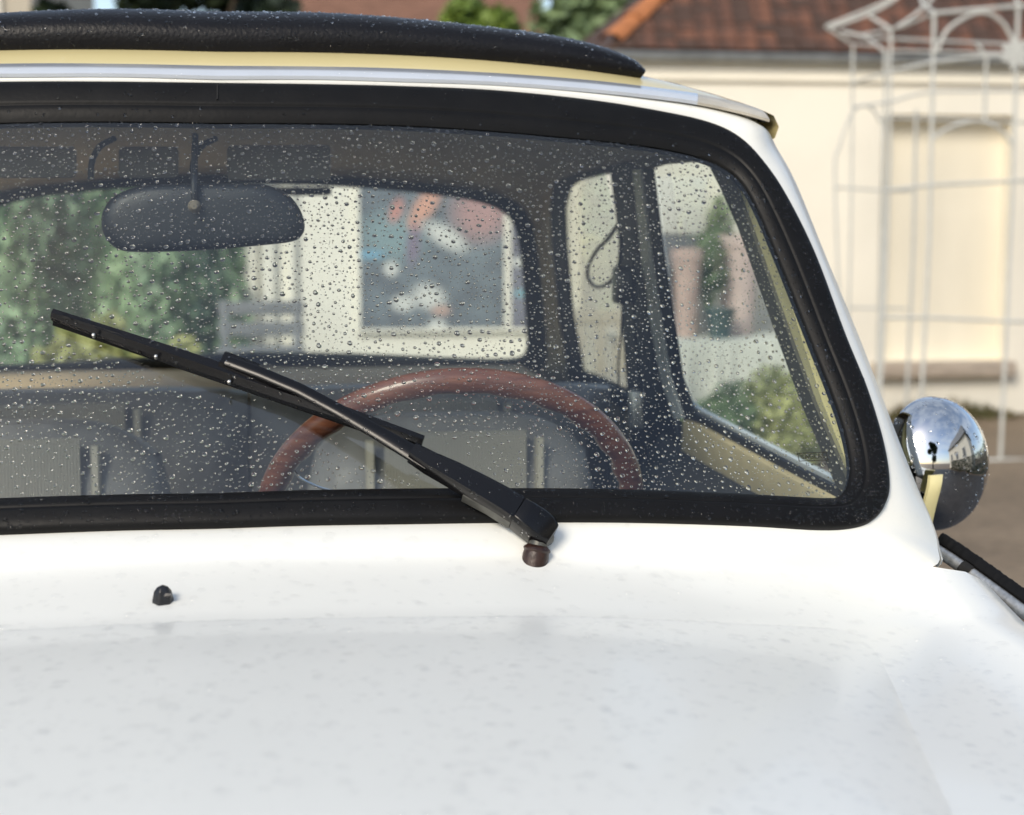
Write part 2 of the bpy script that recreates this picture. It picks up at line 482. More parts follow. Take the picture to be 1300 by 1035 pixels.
# --- the low outbuilding with the tiled roof
GW = at_z(1200, 528, 0.0).y                     # its front wall plane
def outbuilding():
    Y = GW
    xl = at_y(793, 90, Y).x; xr = xl + 9.0
    ztop = at_y(1050, 78, Y).z
    t = empty('outbuilding', (xl + 4.5, Y + 2, 0), 'low cream rendered outbuilding with brown tiled hip roof and a blocked-up niche', 'building')
    nx0, nx1 = at_y(1119, 200, Y).x, at_y(1287, 200, Y).x
    nz1, nz0 = at_y(1200, 146, Y).z, at_y(1200, 459, Y).z
    mb = MB()
    D = 0.14
    # front wall as four pieces round the niche, plus the side and back walls
    mb.box(((xl + nx0) / 2, Y + .125, ztop / 2), (nx0 - xl, .25, ztop))
    mb.box(((xr + nx1) / 2, Y + .125, ztop / 2), (xr - nx1, .25, ztop))
    mb.box(((nx0 + nx1) / 2, Y + .125, nz0 / 2), (nx1 - nx0, .25, nz0))
    mb.box(((nx0 + nx1) / 2, Y + .125, (nz1 + ztop) / 2), (nx1 - nx0, .25, ztop - nz1))
    mb.box((xl + .125, Y + 2.25, ztop / 2), (.25, 4.0, ztop))
    mb.box((xr - .125, Y + 2.25, ztop / 2), (.25, 4.0, ztop))
    mb.build('wall', M['stucco'], t, smooth=False)
    mb = MB(); mb.box(((nx0 + nx1) / 2, Y + D + .06, (nz0 + nz1) / 2), (nx1 - nx0, .1, nz1 - nz0))
    pan = mb.build('niche_panel', M['stucco_yellow'], t, smooth=False)
    mb = MB(); mb.box(((nx0 + nx1) / 2, Y - .02, nz0 - .045), (nx1 - nx0 + .06, .14, .095))
    mb.build('ledge', M['ledge'], t, bevel=.012)
    mb = MB(); mb.box(((xl + xr) / 2, Y - .015, ztop - .115), (xr - xl, .03, .02))
    mb.build('moulding', M['stucco'], t, bevel=.005)
    # eaves gutter, half round
    mb = MB()
    g = []
    for k in range(9):
        a = math.pi * k / 8
        g.append((-math.cos(a) * .05, -math.sin(a) * .05))
    g += [(c[0] * .85, c[1] * .85 + .0) for c in g[::-1]]
    mb.sweep([(xl - .15, Y - .058, ztop + .035), (xr + .15, Y - .058, ztop + .035)], g, Vector((0, 1, 0)), Vector((0, 0, 1)))
    mb.build('gutter', M['zinc'], t)
    # hip roof: deck plus tiles one by one
    e0 = Vector((xl - .12, Y - .04, ztop + .05)); e1 = Vector((xr + .12, Y - .04, ztop + .05))
    run = 2.35; pitch = R(40)
    up = Vector((0, math.cos(pitch), math.sin(pitch)))
    nrm = Vector((0, -math.sin(pitch), math.cos(pitch)))
    L = run / math.cos(pitch)
    r0 = e0 + Vector((run * 1.0, run, run * math.tan(pitch))); r1 = e1 + Vector((-run * 1.0, run, run * math.tan(pitch)))
    b0 = e0 + Vector((0, 2 * run, 0)); b1 = e1 + Vector((0, 2 * run, 0))
    mb = MB(); mb.add([e0, e1, r1, r0, b0, b1], [(0, 1, 2, 3), (0, 3, 4), (1, 5, 2), (4, 3, 2, 5), (0, 4, 5, 1)])
    roof = mb.build('roof', M['tile_c'], t, smooth=False)
    tw, ex = .125, .095
    variants = []
    r = random.Random(3)
    for mk in ('tile_a', 'tile_b', 'tile_c', 'tile_a', 'tile_c'):
        b = MB()
        b.box((0, 0, 0), (tw - .006, .19, .016))
        me_o = b.build('roof_tile', M[mk], None, bevel=.003, seg=1)
        variants.append(me_o.data)
        bpy.data.objects.remove(me_o)
    rotm = Matrix.Rotation(pitch - R(3.5), 4, 'X')
    rest = MB()
    cnt = 0
    rows = int(L / ex)
    for j in range(rows):
        s = j * ex + .06
        frac = s / L
        xa = e0.x + (r0.x - e0.x) * frac; xb = e1.x + (r1.x - e1.x) * frac
        n = int((xb - xa) / tw)
        for i in range(n):
            x = xa + (i + .5 + (.5 if j % 2 else 0)) * tw
            if x > xb: continue
            p = Vector((x, e0.y, e0.z)) + up * s + nrm * (.022 + r.uniform(0, .006))
            wdt = (x - CAM.x) / (p.y - CAM.y)
            if cnt < 295 and x < xl + 5.2 and j < 14:
                o = bpy.data.objects.new('roof_tile', r.choice(variants))
                COL.objects.link(o)
                o.matrix_world = Matrix.Translation(p) @ rotm @ Matrix.Rotation(R(r.uniform(-2, 2)), 4, 'Z')
                o.parent = roof
                o.matrix_parent_inverse = roof.matrix_world.inverted()
                cnt += 1
            else:
                rest.box(p, (tw - .006, .19, .016), rotm.to_3x3())
    ro = rest.build('tile_courses', M['tile_a'], roof, smooth=False)
    ro['kind'] = 'stuff'
    # hip tiles
    for a, b in ((e0, r0), (e1, r1)):
        n = 14
        for i in range(n):
            p = a.lerp(b, (i + .2) / n); q = a.lerp(b, (i + 1.25) / n)
            mb = MB()
            d = (q - p).normalized(); sd = d.cross(Vector((0, 0, 1))).normalized(); uu = sd.cross(d)
            rowsq = []
            for pp, rr in ((p, .085), (q, .07)):
                rowsq.append([pp + sd * math.cos(math.pi * k / 6) * rr + uu * (math.sin(math.pi * k / 6) * rr * .7 + .015) for k in range(7)])
            mb.loft(rowsq)
            mb.build('hip_tile', M['ridge'], roof)
outbuilding()

# --- weeds at the foot of the outbuilding wall
def weeds():
    r = random.Random(8)
    mb = MB()
    x0 = at_y(980, 525, GW).x; x1 = x0 + 3.4
    for _ in range(1500):
        x = r.uniform(x0, x1); y = GW - abs(r.gauss(0, .10)) - .01
        h = r.uniform(.02, .09) * (1 + .8 * math.sin(x * 5))
        a = r.uniform(0, 6.28); w = .012
        dx, dy = math.cos(a) * w, math.sin(a) * w
        mb.add([(x - dx, y - dy, 0), (x + dx, y + dy, 0), (x + r.uniform(-.03, .03), y + r.uniform(-.03, .01), abs(h))], [(0, 1, 2)])
    o = mb.build('weeds', mat('dry_weeds', (0.16, 0.12, 0.05), 0.8, col2=(0.07, 0.08, 0.03), vscale=5), None, smooth=False)
    tag(o, 'low dry weeds along the foot of the cream outbuilding wall', 'weeds', kind='stuff')
weeds()

# --- white wire gazebo
def gazebo():
    Yf = at_z(1230, 585, 0.0).y
    Yb = Yf + .95
    t = empty('garden_gazebo', at_y(1230, 585, Yf), 'white wire garden gazebo with arched panels standing by the cream wall', 'gazebo')
    F = lambda pts, n=1: [at_y(x, y, Yf) for x, y in pts]
    def bar(name, pts, Y, r=.0095, curve=False, Y2=None):
        P = []
        for i, (x, y) in enumerate(pts):
            yy = Y if Y2 is None else Y + (Y2 - Y) * i / (len(pts) - 1)
            P.append(at_y(x, y, yy))
        if curve:
            P = cr(P, 6)
        mb = MB(); mb.tube(P, r * .92, 8)
        mb.build(name, M['iron'], t)
    # front face
    bar('post', [(1186, 16), (1180, 300), (1166, 585)], Yf, .011)
    bar('post', [(1293, 2), (1285, 250), (1270, 585)], Yf, .011)
    bar('bar', [(1166, 585), (1420, 584)], Yf, .011)
    bar('bar', [(1118, 403), (1181, 403.5), (1281, 408), (1420, 412)], Yf)
    bar('bar', [(1122, 242), (1184, 235), (1288, 230), (1420, 226)], Yf)
    bar('arch', [(1189, 66), (1205, 36), (1243, 16), (1272, 28), (1291, 62)], Yf, .0105, True)
    bar('arch', [(1184, 176), (1205, 162), (1240, 154), (1268, 163), (1287, 186)], Yf, .0095, True)
    bar('bar', [(1186, 17), (1240, 12), (1293, 8), (1420, 2)], Yf, .0105)
    bar('bar', [(1132, 90), (1186, 79), (1240, 72), (1291, 70), (1420, 70)], Yf)
    bar('bar', [(1084, 136), (1130, 129), (1175, 118), (1240, 116), (1290, 116), (1420, 117)], Yf, .0075, True)
    bar('bar', [(1240, 55), (1252, 72), (1250, 156)], Yf, .0095)
    # left face, running back from the front left post
    bar('post', [(1131, 36), (1130, 200), (1116, 560)], Yf + .45, .0095)
    bar('post', [(1124, 65), (1122, 240), (1112, 540)], Yf + .6, .0095)
    bar('post', [(1083, 56), (1080, 300), (1074, 535)], Yb, .0085)
    bar('arch', [(1072, 535), (1060, 240), (1066, 185), (1082, 143), (1100, 134), (1115, 150), (1122, 185), (1120, 400), (1112, 545)], Yb, .009, True)
    bar('bar', [(1048, 34), (1082, 56), (1110, 58)], Yb, .0085)
    bar('bar', [(1069, 40), (1102, 48), (1124, 66)], Yb, .0095, False, Yf + .6)
    bar('bar', [(1100, 18), (1131, 37)], Yf + .6, .0095, False, Yf + .45)
    bar('bar', [(1060, 238), (1122, 242), (1157, 243)], Yb, .0075)
    bar('bar', [(1080, 391), (1151, 392)], Yb, .0075)
    bar('post', [(1163, 140), (1160, 300), (1150, 530)], Yb, .011)
    # back face
    bar('bar', [(1110, 48), (1186, 52), (1277, 56), (1400, 60)], Yb, .0085)
    bar('bar', [(1134, 65), (1277, 68), (1400, 70)], Yb, .0085)
    bar('bar', [(1120, 150), (1200, 152), (1282, 155), (1400, 158)], Yb, .0085)
    bar('bar', [(1081, 106), (1130, 92), (1186, 78)], Yb, .0085, False, Yf)
    # roof ribs
    bar('rib', [(1048, 34), (1095, 15), (1130, -2), (1170, -40), (1225, -110)], Yb, .0095, True, Yf + .5)
    bar('rib', [(1055, 35), (1100, 19), (1140, -4), (1185, -50), (1225, -110)], Yf + .6, .0095, True, Yf + .5)
    bar('rib', [(1088, 46), (1140, 35), (1185, 17)], Yb, .0085, True, Yf)
    bar('rib', [(1137, 36), (1160, 20), (1185, -4), (1205, -50), (1225, -110)], Yf + .45, .0095, True, Yf + .5)
    bar('rib', [(1186, 16), (1170, -2), (1190, -50), (1225, -110)], Yf, .0095, True, Yf + .5)
    bar('rib', [(1293, 6), (1275, -40), (1225, -110)], Yf, .0095, True, Yf + .5)
    # cast leaf plate on the right post
    c = at_y(1289, 68, Yf - .01)
    mb = MB()
    for k in range(7):
        a = k * math.pi * 2 / 7
        pts = [c + Vector((math.cos(a + u) * q, -.012, math.sin(a + u) * q)) for u, q in ((-.45, .03), (-.35, .062), (0, .085), (.35, .062), (.45, .03), (0, .0))]
        extrude_poly(mb, pts, (0, .006, 0))
    mb.build('leaf_plate', M['iron'], t)
gazebo()

# --- garden wall with a poster, seen through the back window
PW = 9.4
def poster_wall():
    Y = PW
    x0 = at_y(235, 300, Y).x; x1 = at_y(742, 300, Y).x
    z1 = 1.95
    t = empty('garden_wall', ((x0 + x1) / 2, Y, 0), 'pale rendered garden wall seen through the back window of the car', 'wall')
    mb = MB(); mb.box(((x0 + x1) / 2, Y + .1, z1 / 2), (x1 - x0, .2, z1))
    mb.build('wall', M['stucco_pale'], t, smooth=False)
    mb = MB(); mb.box(((x0 + x1) / 2, Y + .1, z1 + .04), (x1 - x0 + .1, .3, .08))
    mb.build('coping', M['stucco'], t, bevel=.01)
    for px in (370, 340, 318):
        x = at_y(px, 300, Y).x
        mb = MB(); mb.box((x, Y - .03, .95), (.05 if px == 370 else .09, .06, 1.9))
        mb.build('pilaster', M['stucco_pale'] if px != 318 else M['stucco'], t, bevel=.01)
    # poster with a loose abstract print
    def print_mat(name, ground, blobs):
        m, nt, b, o = new_mat(name)
        N, L = nt.nodes, nt.links
        tcn = N.new('ShaderNodeTexCoord')
        nz = N.new('ShaderNodeTexNoise'); nz.inputs['Scale'].default_value = 5; nz.inputs['Detail'].default_value = 3
        L.new(tcn.outputs['Object'], nz.inputs['Vector'])
        r = N.new('ShaderNodeValToRGB')
        r.color_ramp.elements[0].position = .35; r.color_ramp.elements[1].position = .7
        r.color_ramp.elements[0].color = (*ground[0], 1); r.color_ramp.elements[1].color = (*ground[1], 1)
        L.new(nz.outputs['Fac'], r.inputs['Fac'])
        cur = r.outputs['Color']
        for cx, cz, sx, sz, rot, col in blobs:
            mp = N.new('ShaderNodeMapping'); mp.vector_type = 'TEXTURE'
            mp.inputs['Location'].default_value = (cx, 0, cz)
            mp.inputs['Rotation'].default_value = (0, rot, 0)
            mp.inputs['Scale'].default_value = (sx, 10, sz)
            L.new(tcn.outputs['Object'], mp.inputs['Vector'])
            ln = N.new('ShaderNodeVectorMath'); ln.operation = 'LENGTH'
            L.new(mp.outputs['Vector'], ln.inputs[0])
            mr = N.new('ShaderNodeMapRange')
            mr.inputs['From Min'].default_value = .45; mr.inputs['From Max'].default_value = 1.2
            mr.inputs['To Min'].default_value = 1; mr.inputs['To Max'].default_value = 0
            L.new(ln.outputs['Value'], mr.inputs['Value'])
            mx = N.new('ShaderNodeMix'); mx.data_type = 'RGBA'
            L.new(mr.outputs['Result'], mx.inputs['Factor'])
            L.new(cur, mx.inputs['A']); mx.inputs['B'].default_value = (*col, 1)
            cur = mx.outputs['Result']
        L.new(cur, b.inputs['Base Color'])
        b.inputs['Roughness'].default_value = .6
        return m
    def poster(pxa, pya, pxb, pyb, m, label):
        a, b = at_y(pxa, pya, Y - .03), at_y(pxb, pyb, Y - .03)
        c = (a + b) / 2
        o = empty('poster', c, label, 'poster', 'posters on the pale garden wall')
        mb = MB(); mb.box((0, 0, 0), (b.x - a.x, .03, a.z - b.z))
        s = mb.build('print', m, None, smooth=False)
        s.parent = o
        mb = MB()
        w, h = b.x - a.x, a.z - b.z
        for cx, cz, sx, sz in ((0, h / 2 + .012, w + .05, .025), (0, -h / 2 - .012, w + .05, .025), (-w / 2 - .012, 0, .025, h), (w / 2 + .012, 0, .025, h)):
            mb.box((cx, 0, cz), (sx, .04, sz))
        f = mb.build('frame', M['stucco_pale'], None, smooth=False)
        f.parent = o
        return w, h
    k = 1 / 183.0   # metres per photograph pixel at the wall
    orange, white, teal, lilac, pinky = (.60, .33, .25), (.58, .60, .59), (.22, .36, .40), (.20, .17, .24), (.38, .24, .24)
    B = lambda px, py, sx, sy, rot, col: ((px - 550) * k, (327 - py) * k, sx * k, sy * k, rot, col)
    blobs = [B(500, 300, 45, 35, .2, (.21, .30, .33)), B(610, 270, 40, 40, .3, pinky), B(541, 262, 30, 14, -.9, orange), B(528, 285, 10, 12, 0, orange), B(505, 268, 9, 18, .4, (.5, .25, .22)),
             B(566, 300, 34, 14, .55, white), B(498, 340, 11, 11, 0, white), B(472, 322, 22, 7, 0, (.18, .36, .50)), B(545, 375, 24, 18, .3, white), B(513, 383, 17, 12, 0, white),
             B(555, 410, 14, 8, 0, white), B(560, 392, 14, 8, 0, (.45, .32, .28)), B(526, 310, 10, 30, .1, lilac)]
    poster(456, 238, 640, 416, print_mat('blue_grey_print', ((.105, .125, .15), (.17, .21, .245)), blobs), 'large blue-grey poster with orange and white blotches on the pale wall')
    blobs2 = [((660 - 680) * k, (327 - 335) * k, 12 * k, 7 * k, 0, white), ((664 - 680) * k, (327 - 374) * k, 14 * k, 6 * k, 0, (.2, .38, .46)), (0, .2, .08, .12, 0, (.3, .2, .25))]
    poster(648, 232, 712, 416, print_mat('lilac_grey_print', ((.13, .13, .17), (.19, .20, .25)), blobs2), 'narrow lilac-grey poster to the side of the large blotched one')
    # bench in front of the wall
    yb = Y - .9
    a, b = at_y(275, 394, yb), at_y(386, 394, yb)
    t2 = empty('garden_bench', ((a.x + b.x) / 2, yb, 0), 'grey wooden garden bench in front of the pale wall beside the hedge', 'bench')
    for dz in (0, -.13):
        mb = MB(); mb.box(((a.x + b.x) / 2, yb + .2, a.z + dz), (b.x - a.x, .03, .09)); mb.build('back_slat', M['slate'], t2, bevel=.005)
    for dy in (-.12, 0, .12):
        mb = MB(); mb.box(((a.x + b.x) / 2, yb + dy, .42), (b.x - a.x, .1, .03)); mb.build('seat_slat', M['slate'], t2, bevel=.005)
    for x in (a.x + .04, b.x - .04):
        for y, h in ((yb - .16, .4), (yb + .2, .72)):
            mb = MB(); mb.box((x, y, h / 2), (.05, .05, h)); mb.build('leg', M['slate'], t2, bevel=.004)
    # grass at the wall's foot
    r = random.Random(5); mb = MB()
    for _ in range(1800):
        x = r.uniform(x0, x1); y = Y - .05 - abs(r.gauss(0, .3)); h = r.uniform(.05, .22)
        w = .015; a = r.uniform(0, 3.14)
        mb.add([(x - w * math.cos(a), y - w * math.sin(a), 0), (x + w * math.cos(a), y + w * math.sin(a), 0), (x + r.uniform(-.05, .05), y, h)], [(0, 1, 2)])
    g = mb.build('grass', M['leaf_bright'], None, smooth=False)
    tag(g, 'rough grass at the foot of the pale garden wall', 'grass', kind='stuff')
poster_wall()

# --- ivy hedge on the left
def hedge():
    r = random.Random(21)
    yb = 9.36
    x0 = at_y(-160, 300, yb).x; x1 = at_y(285, 300, yb).x
    t = empty('hedge', ((x0 + x1) / 2, yb, 0), 'tall loose green hedge behind the car, left of the poster wall', 'hedge')
    mb = MB()
    n = 12000
    for _ in range(n):
        x = r.uniform(x0, x1 + .15 * r.random()); z = r.uniform(0, 1.95)
        depth = .32 + .18 * math.sin(x * 7 + math.sin(z * 3)) + .12 * math.sin(z * 5 + x * 3)
        p = Vector((x, yb - depth * r.random() ** .5, z))
        u = Vector((r.gauss(0, .5), r.gauss(0, .5), r.gauss(0, 1))).normalized(); w = u.cross(Vector((r.gauss(0, 1), r.gauss(0, 1), r.gauss(0, 1)))).normalized()
        s = r.uniform(.035, .085)
        mb.add([p - u * s, p + w * s * .6, p + u * s, p - w * s * .6], [(0, 1, 2, 3)])
    mb.build('foliage', M['hedge_leaf'], t, smooth=False)
    mb = MB()
    for i in range(16):
        x = x0 + (x1 - x0) * (i + .5) / 16
        mb.tube(cr([(x, yb, 0), (x + r.uniform(-.1, .1), yb - .05, .8), (x + r.uniform(-.2, .2), yb - .1, 1.8)], 3), .02, 6)
    mb.build('stem', M['bark'], t)
    mb = MB()
    leaf_cloud(mb, [(Vector((at_y(px, py, yb - .75).x, yb - .75, at_y(px, py, yb - .75).z)), (.13, .1, .15)) for px, py in ((60, 470), (120, 455), (180, 468), (230, 460), (90, 440), (140, 430))], 900, .05, r)
    o = mb.build('bush', M['leaf_yellow'], None, smooth=False)
    tag(o, 'yellow-green loose bush growing low in front of the tall hedge', 'bush')
hedge()

# --- things further back, showing above the canvas roof
def far_things():
    # cream house at the left edge
    Y = 17.0
    xe = at_y(39, 10, Y).x
    t = empty('cream_house', (xe - 3, Y + 3, 0), 'beige rendered house at the far left behind the hedge', 'house')
    mb = MB(); mb.box((xe - 3, Y + 3, 2.6), (6, 6, 5.2)); mb.build('wall', M['house_wall'], t, smooth=False)
    mb = MB(); mb.box((at_y(2, 10, Y).x - .6, Y - .03, 2.6), (1.2, .05, 5.2)); mb.build('render_panel', M['stucco'], t, smooth=False)
    mb = MB()
    mb.add([(xe - 6.3, Y - .3, 5.2), (xe + .3, Y - .3, 5.2), (xe + .3, Y + 6.3, 5.2), (xe - 6.3, Y + 6.3, 5.2), (xe - 6.3, Y + 3, 7.4), (xe + .3, Y + 3, 7.4)], [(0, 1, 5, 4), (1, 2, 5), (2, 3, 4, 5), (3, 0, 4), (0, 3, 2, 1)])
    mb.build('roof', M['far_roof'], t, smooth=False)
    for i in range(2):
        mb = MB(); mb.box((xe - 2 - i * 2.2, Y - .02, 2.2), (.9, .06, 1.2)); f = mb.build('window', M['stucco_pale'], t, smooth=False)
        mb = MB(); mb.box((xe - 2 - i * 2.2, Y - .055, 2.2), (.74, .02, 1.04)); mb.build('pane', M['slate'], f, smooth=False)
    # barn with the pinkish roof
    Y = 14.5
    xa, xb = at_y(338, 20, Y).x, at_y(720, 20, Y).x
    t = empty('barn', ((xa + xb) / 2, Y + 2, 0), 'barn with a broad pinkish brown tiled roof behind the garden wall', 'barn')
    mb = MB(); mb.box(((xa + xb) / 2, Y + 2.4, 1.0), (xb - xa - .3, 4.4, 2.0)); mb.build('wall', M['stucco_pale'], t, smooth=False)
    mb = MB()
    a, b = Vector((xa, Y, 1.9)), Vector((xb, Y, 1.9))
    c, d = Vector((xb, Y + 2.4, 4.3)), Vector((xa, Y + 2.4, 4.3))
    e, f = Vector((xb, Y + 4.8, 1.9)), Vector((xa, Y + 4.8, 1.9))
    mb.add([a, b, c, d, e, f], [(0, 1, 2, 3), (3, 2, 4, 5), (0, 3, 5), (1, 4, 2), (0, 5, 4, 1)])
    roof = mb.build('roof', M['far_roof'], t, smooth=False)
    mb = MB(); pit = math.atan2(2.4, 2.4)
    n = 26
    for i in range(n):
        p = a.lerp(d, (i + .5) / n)
        mb.box(((xa + xb) / 2, p.y - .02, p.z + .02), (xb - xa, .14, .018), Matrix.Rotation(pit - .08, 3, 'X'))
    o = mb.build('tile_courses', M['far_roof'], roof, smooth=False)
    o['kind'] = 'stuff'
    # trees
    def T(name, px, py_top, Y, cw, leaf, label, seed, lo=.35, count=3500, size=.09):
        p = at_y(px, 0, Y)
        h = at_y(px, py_top, Y).z
        return tree(name, (p.x, Y, 0), h, cw, leaf, label, seed, count, size, lo)
    T('conifer_tree', 68, -70, 15.0, .36, M['leaf_dark'], 'slim dark conifer beside the beige house', 31, .2)
    T('dark_tree', 262, -120, 13.5, .85, M['leaf_dark'], 'dark green tree between the sky gap and the barn roof', 32, .25, 5000)
    T('bright_tree', 632, -30, 12.6, .52, M['leaf_bright'], 'small bright green tree in front of the barn roof', 33, .25, 3500, .07)
    T('olive_tree', 752, -90, 13.0, 1.0, M['leaf_mid'], 'olive green bushy tree behind the end of the tiled roof', 34, .3, 5000, .08)
    T('dark_tree', 1270, -150, 16.5, 1.2, M['leaf_dark'], 'dark tree rising behind the outbuilding roof at the gazebo', 35, .3, 5000)
far_things()

# --- market table with pots, seen through the driver's door window
def stand():
    Y = 7.1
    Z = lambda py: at_y(930, py, Y).z
    X = lambda px, py=350: at_y(px, py, Y).x
    x0, x1 = X(800), X(1012)
    zt = Z(432)
    t = empty('market_table', ((x0 + x1) / 2, Y + .3, 0), 'low table under a pale green-white cloth behind the car', 'table')
    mb = MB(); mb.box(((x0 + x1) / 2, Y + .3, zt - .015), (x1 - x0, .6, .03)); mb.build('tabletop', M['pale_wood'], t, bevel=.004)
    for x in (x0 + .05, x1 - .05):
        for y in (Y + .05, Y + .55):
            mb = MB(); mb.box((x, y, zt / 2 - .02), (.05, .05, zt - .04)); mb.build('leg', M['pale_wood'], t, bevel=.004)
    # cloth with folds
    mb = MB(); rows = []
    n = 60
    prof = [(Y + .6, zt + .006), (Y + .02, zt + .006), (Y - .012, zt - .006)] + [(Y - .02, zt - zt * k / 8) for k in range(1, 8)]
    for j, (yy, zz) in enumerate(prof):
        rows.append([(x0 - .02 + (x1 - x0 + .04) * i / n, yy - (max(0, j - 2) / 7) * .03 * (1 + math.sin(i * .9 + math.sin(i * .37) * 2)), zz) for i in range(n + 1)])
    mb.loft(rows)
    o = mb.build('tablecloth', M['linen'], None)
    tag(o, 'pale green-white cloth hanging over the front of the market table', 'tablecloth')
    def pot(px, py_b, w, h, m, label, name='flower_pot', cat='pot', dy=.2, flare=1.25):
        c = Vector((X(px), Y + dy, zt + .008))
        rows = []
        for rr, z in ((.7, 0), (.74, .05), (.86, .5), (1.0, .86), (1.08, .87), (1.08, 1.0), (.95, 1.0), (.9, .8)):
            rr = (.7 + (rr - .7) * flare / 1.25 * 1.3) * w / 2
            rows.append([c + Vector((math.cos(2 * math.pi * k / 20) * rr, math.sin(2 * math.pi * k / 20) * rr, z * h)) for k in range(20)])
        mb = MB(); mb.loft(rows, closed=True, cap=True)
        o = mb.build(name, m)
        tag(o, label, cat, 'pots on the market table')
        return c
    k = (X(940) - X(840)) / 100
    hk = lambda a, b: Z(a) - Z(b)
    pot(920, 0, 34 * k, hk(394, 432), M['green_glaze'], 'squat dark green glazed pot at the front of the market table', dy=.08)
    pot(884, 0, 36 * k, hk(318, 432), M['terracotta'], 'tall pinkish terracotta pot left of the green one', dy=.2)
    pot(958, 0, 52 * k, hk(300, 432), M['pink_cloth'], 'wide pale pink pot at the right end of the market table', dy=.32)
    pot(845, 0, 44 * k, hk(340, 432), M['slate'], 'slate grey pot at the left end of the market table', dy=.25)
    # grey crate and white box behind
    mb = MB(); mb.box((X(860), Y + .48, zt + .008 + hk(300, 432) / 2), (90 * k, .16, hk(300, 432)))
    o = mb.build('storage_crate', M['slate'], None, bevel=.01); tag(o, 'dark slate crate standing at the back of the market table', 'crate')
    mb = MB(); zz = zt + .008 + hk(300, 432)
    mb.box((X(868), Y + .47, zz + hk(216, 290) / 2 + .003), (100 * k, .17, hk(216, 290)))
    o = mb.build('white_box', M['stucco_pale'], None, bevel=.01); tag(o, 'white box lying on top of the slate crate', 'box')
    r = random.Random(4)
    mb = MB(); leaf_cloud(mb, [((X(912), Y + .2, Z(340)), (.1, .08, .22)), ((X(935), Y + .35, Z(290)), (.08, .08, .2))], 500, .03, r)
    o = mb.build('potted_foliage', M['leaf_mid'], None, smooth=False); tag(o, 'loose green stems standing among the pink pots', 'plant')
    # bushes at the front of it
    for px, py, rx, rz, m, lab in ((985, 540, .28, .32, 'leaf_yellow', 'yellow-green bush with yellow flowers before the market table'), (915, 550, .22, .22, 'leaf_mid', 'low dark green bush before the market table')):
        p = at_y(px, py, Y - 1.0)
        mb = MB()
        leaf_cloud(mb, [((p.x + r.uniform(-.1, .1), Y - 1.0 + r.uniform(-.1, .1), max(.1, p.z + r.uniform(-.12, .12))), (rx * .7, rx * .6, rz * .7)) for _ in range(5)], 1800, .035, r)
        mb.tube([(p.x, Y - 1, 0), (p.x, Y - 1, p.z)], .012, 6)
        o = mb.build('bush', M[m], None, smooth=False); tag(o, lab, 'bush')
    # pale garden chair seen through the quarter window
    Yc = 6.3
    a = at_y(728, 405, Yc); b = at_y(792, 405, Yc)
    t = empty('garden_chair', ((a.x + b.x) / 2, Yc, 0), 'pale wooden garden chair seen through the rear side window', 'chair')
    w = b.x - a.x + .18
    cx = (a.x + b.x) / 2
    for s in (-1, 1):
        for y, h in ((Yc - .2, .62), (Yc + .22, a.z + .05)):
            mb = MB(); mb.box((cx + s * w / 2, y, h / 2), (.045, .045, h)); mb.build('leg', M['pale_wood'], t, bevel=.004)
        mb = MB(); mb.box((cx + s * w / 2, Yc, .64), (.06, .5, .03)); mb.build('armrest', M['pale_wood'], t, bevel=.006)
    mb = MB(); mb.box((cx, Yc, .42), (w, .46, .035)); mb.build('seat', M['pale_wood'], t, bevel=.006)
    for i in range(4):
        mb = MB(); mb.box((cx - w / 2 + w * (i + .5) / 4, Yc + .22, .42 + (a.z - .42) / 2), (.05, .02, a.z - .42)); mb.build('back_slat', M['pale_wood'], t, bevel=.004)
    mb = MB(); mb.box((cx, Yc + .22, a.z), (w + .04, .04, .08)); mb.build('top_rail', M['pale_wood'], t, bevel=.008)
stand()

# --- across the yard behind the photographer: only the chrome and the drops see them
def behind_camera():
    t = empty('yard_house', (7.0, -6, 0), 'cream house with a grey gable roof across the yard', 'house')
    mb = MB(); mb.box((8.5, -5.5, 1.9), (4, 8, 3.8)); mb.build('wall', M['stucco'], t, smooth=False)
    mb = MB(); mb.add([(6.2, -9.8, 3.7), (6.2, -1.2, 3.7), (10.8, -1.2, 3.7), (10.8, -9.8, 3.7), (8.5, -9.8, 6.2), (8.5, -1.2, 6.2)], [(0, 1, 5, 4), (1, 2, 5), (2, 3, 4, 5), (3, 0, 4), (0, 3, 2, 1)])
    mb.build('roof', M['slate'], t, smooth=False)
    for i in range(3):
        mb = MB(); mb.box((6.48, -8 + i * 2.4, 2.0), (.06, .9, 1.2)); f = mb.build('window', M['stucco_pale'], t, smooth=False)
        mb = MB(); mb.box((6.445, -8 + i * 2.4, 2.0), (.02, .74, 1.04)); mb.build('pane', M['slate'], f, smooth=False)
    tree('yard_tree', (1.0, -8.0, 0), 5.2, 1.5, M['leaf_dark'], 'broad green tree across the yard facing the car', 51, 3500, .14)
    tree('yard_tree', (-7.5, -9, 0), 6.0, 2.0, M['leaf_mid'], 'tall pale green tree across the yard by the boundary', 52, 3500, .15)
    r = random.Random(6); mb = MB()
    for _ in range(5000):
        y = r.uniform(-7, 4); x = 5.2 + r.random() ** .5 * .5; z = r.uniform(0, 1.3)
        p = Vector((x, y, z)); u = Vector((r.gauss(0, 1), r.gauss(0, 1), r.gauss(0, 1))).normalized(); w = u.orthogonal().normalized(); s = .07
        mb.add([p - u * s, p + w * s * .6, p + u * s, p - w * s * .6], [(0, 1, 2, 3)])
    o = mb.build('hedge', M['leaf_dark'], None, smooth=False); tag(o, 'dark clipped hedge along the side of the yard', 'hedge')
behind_camera()

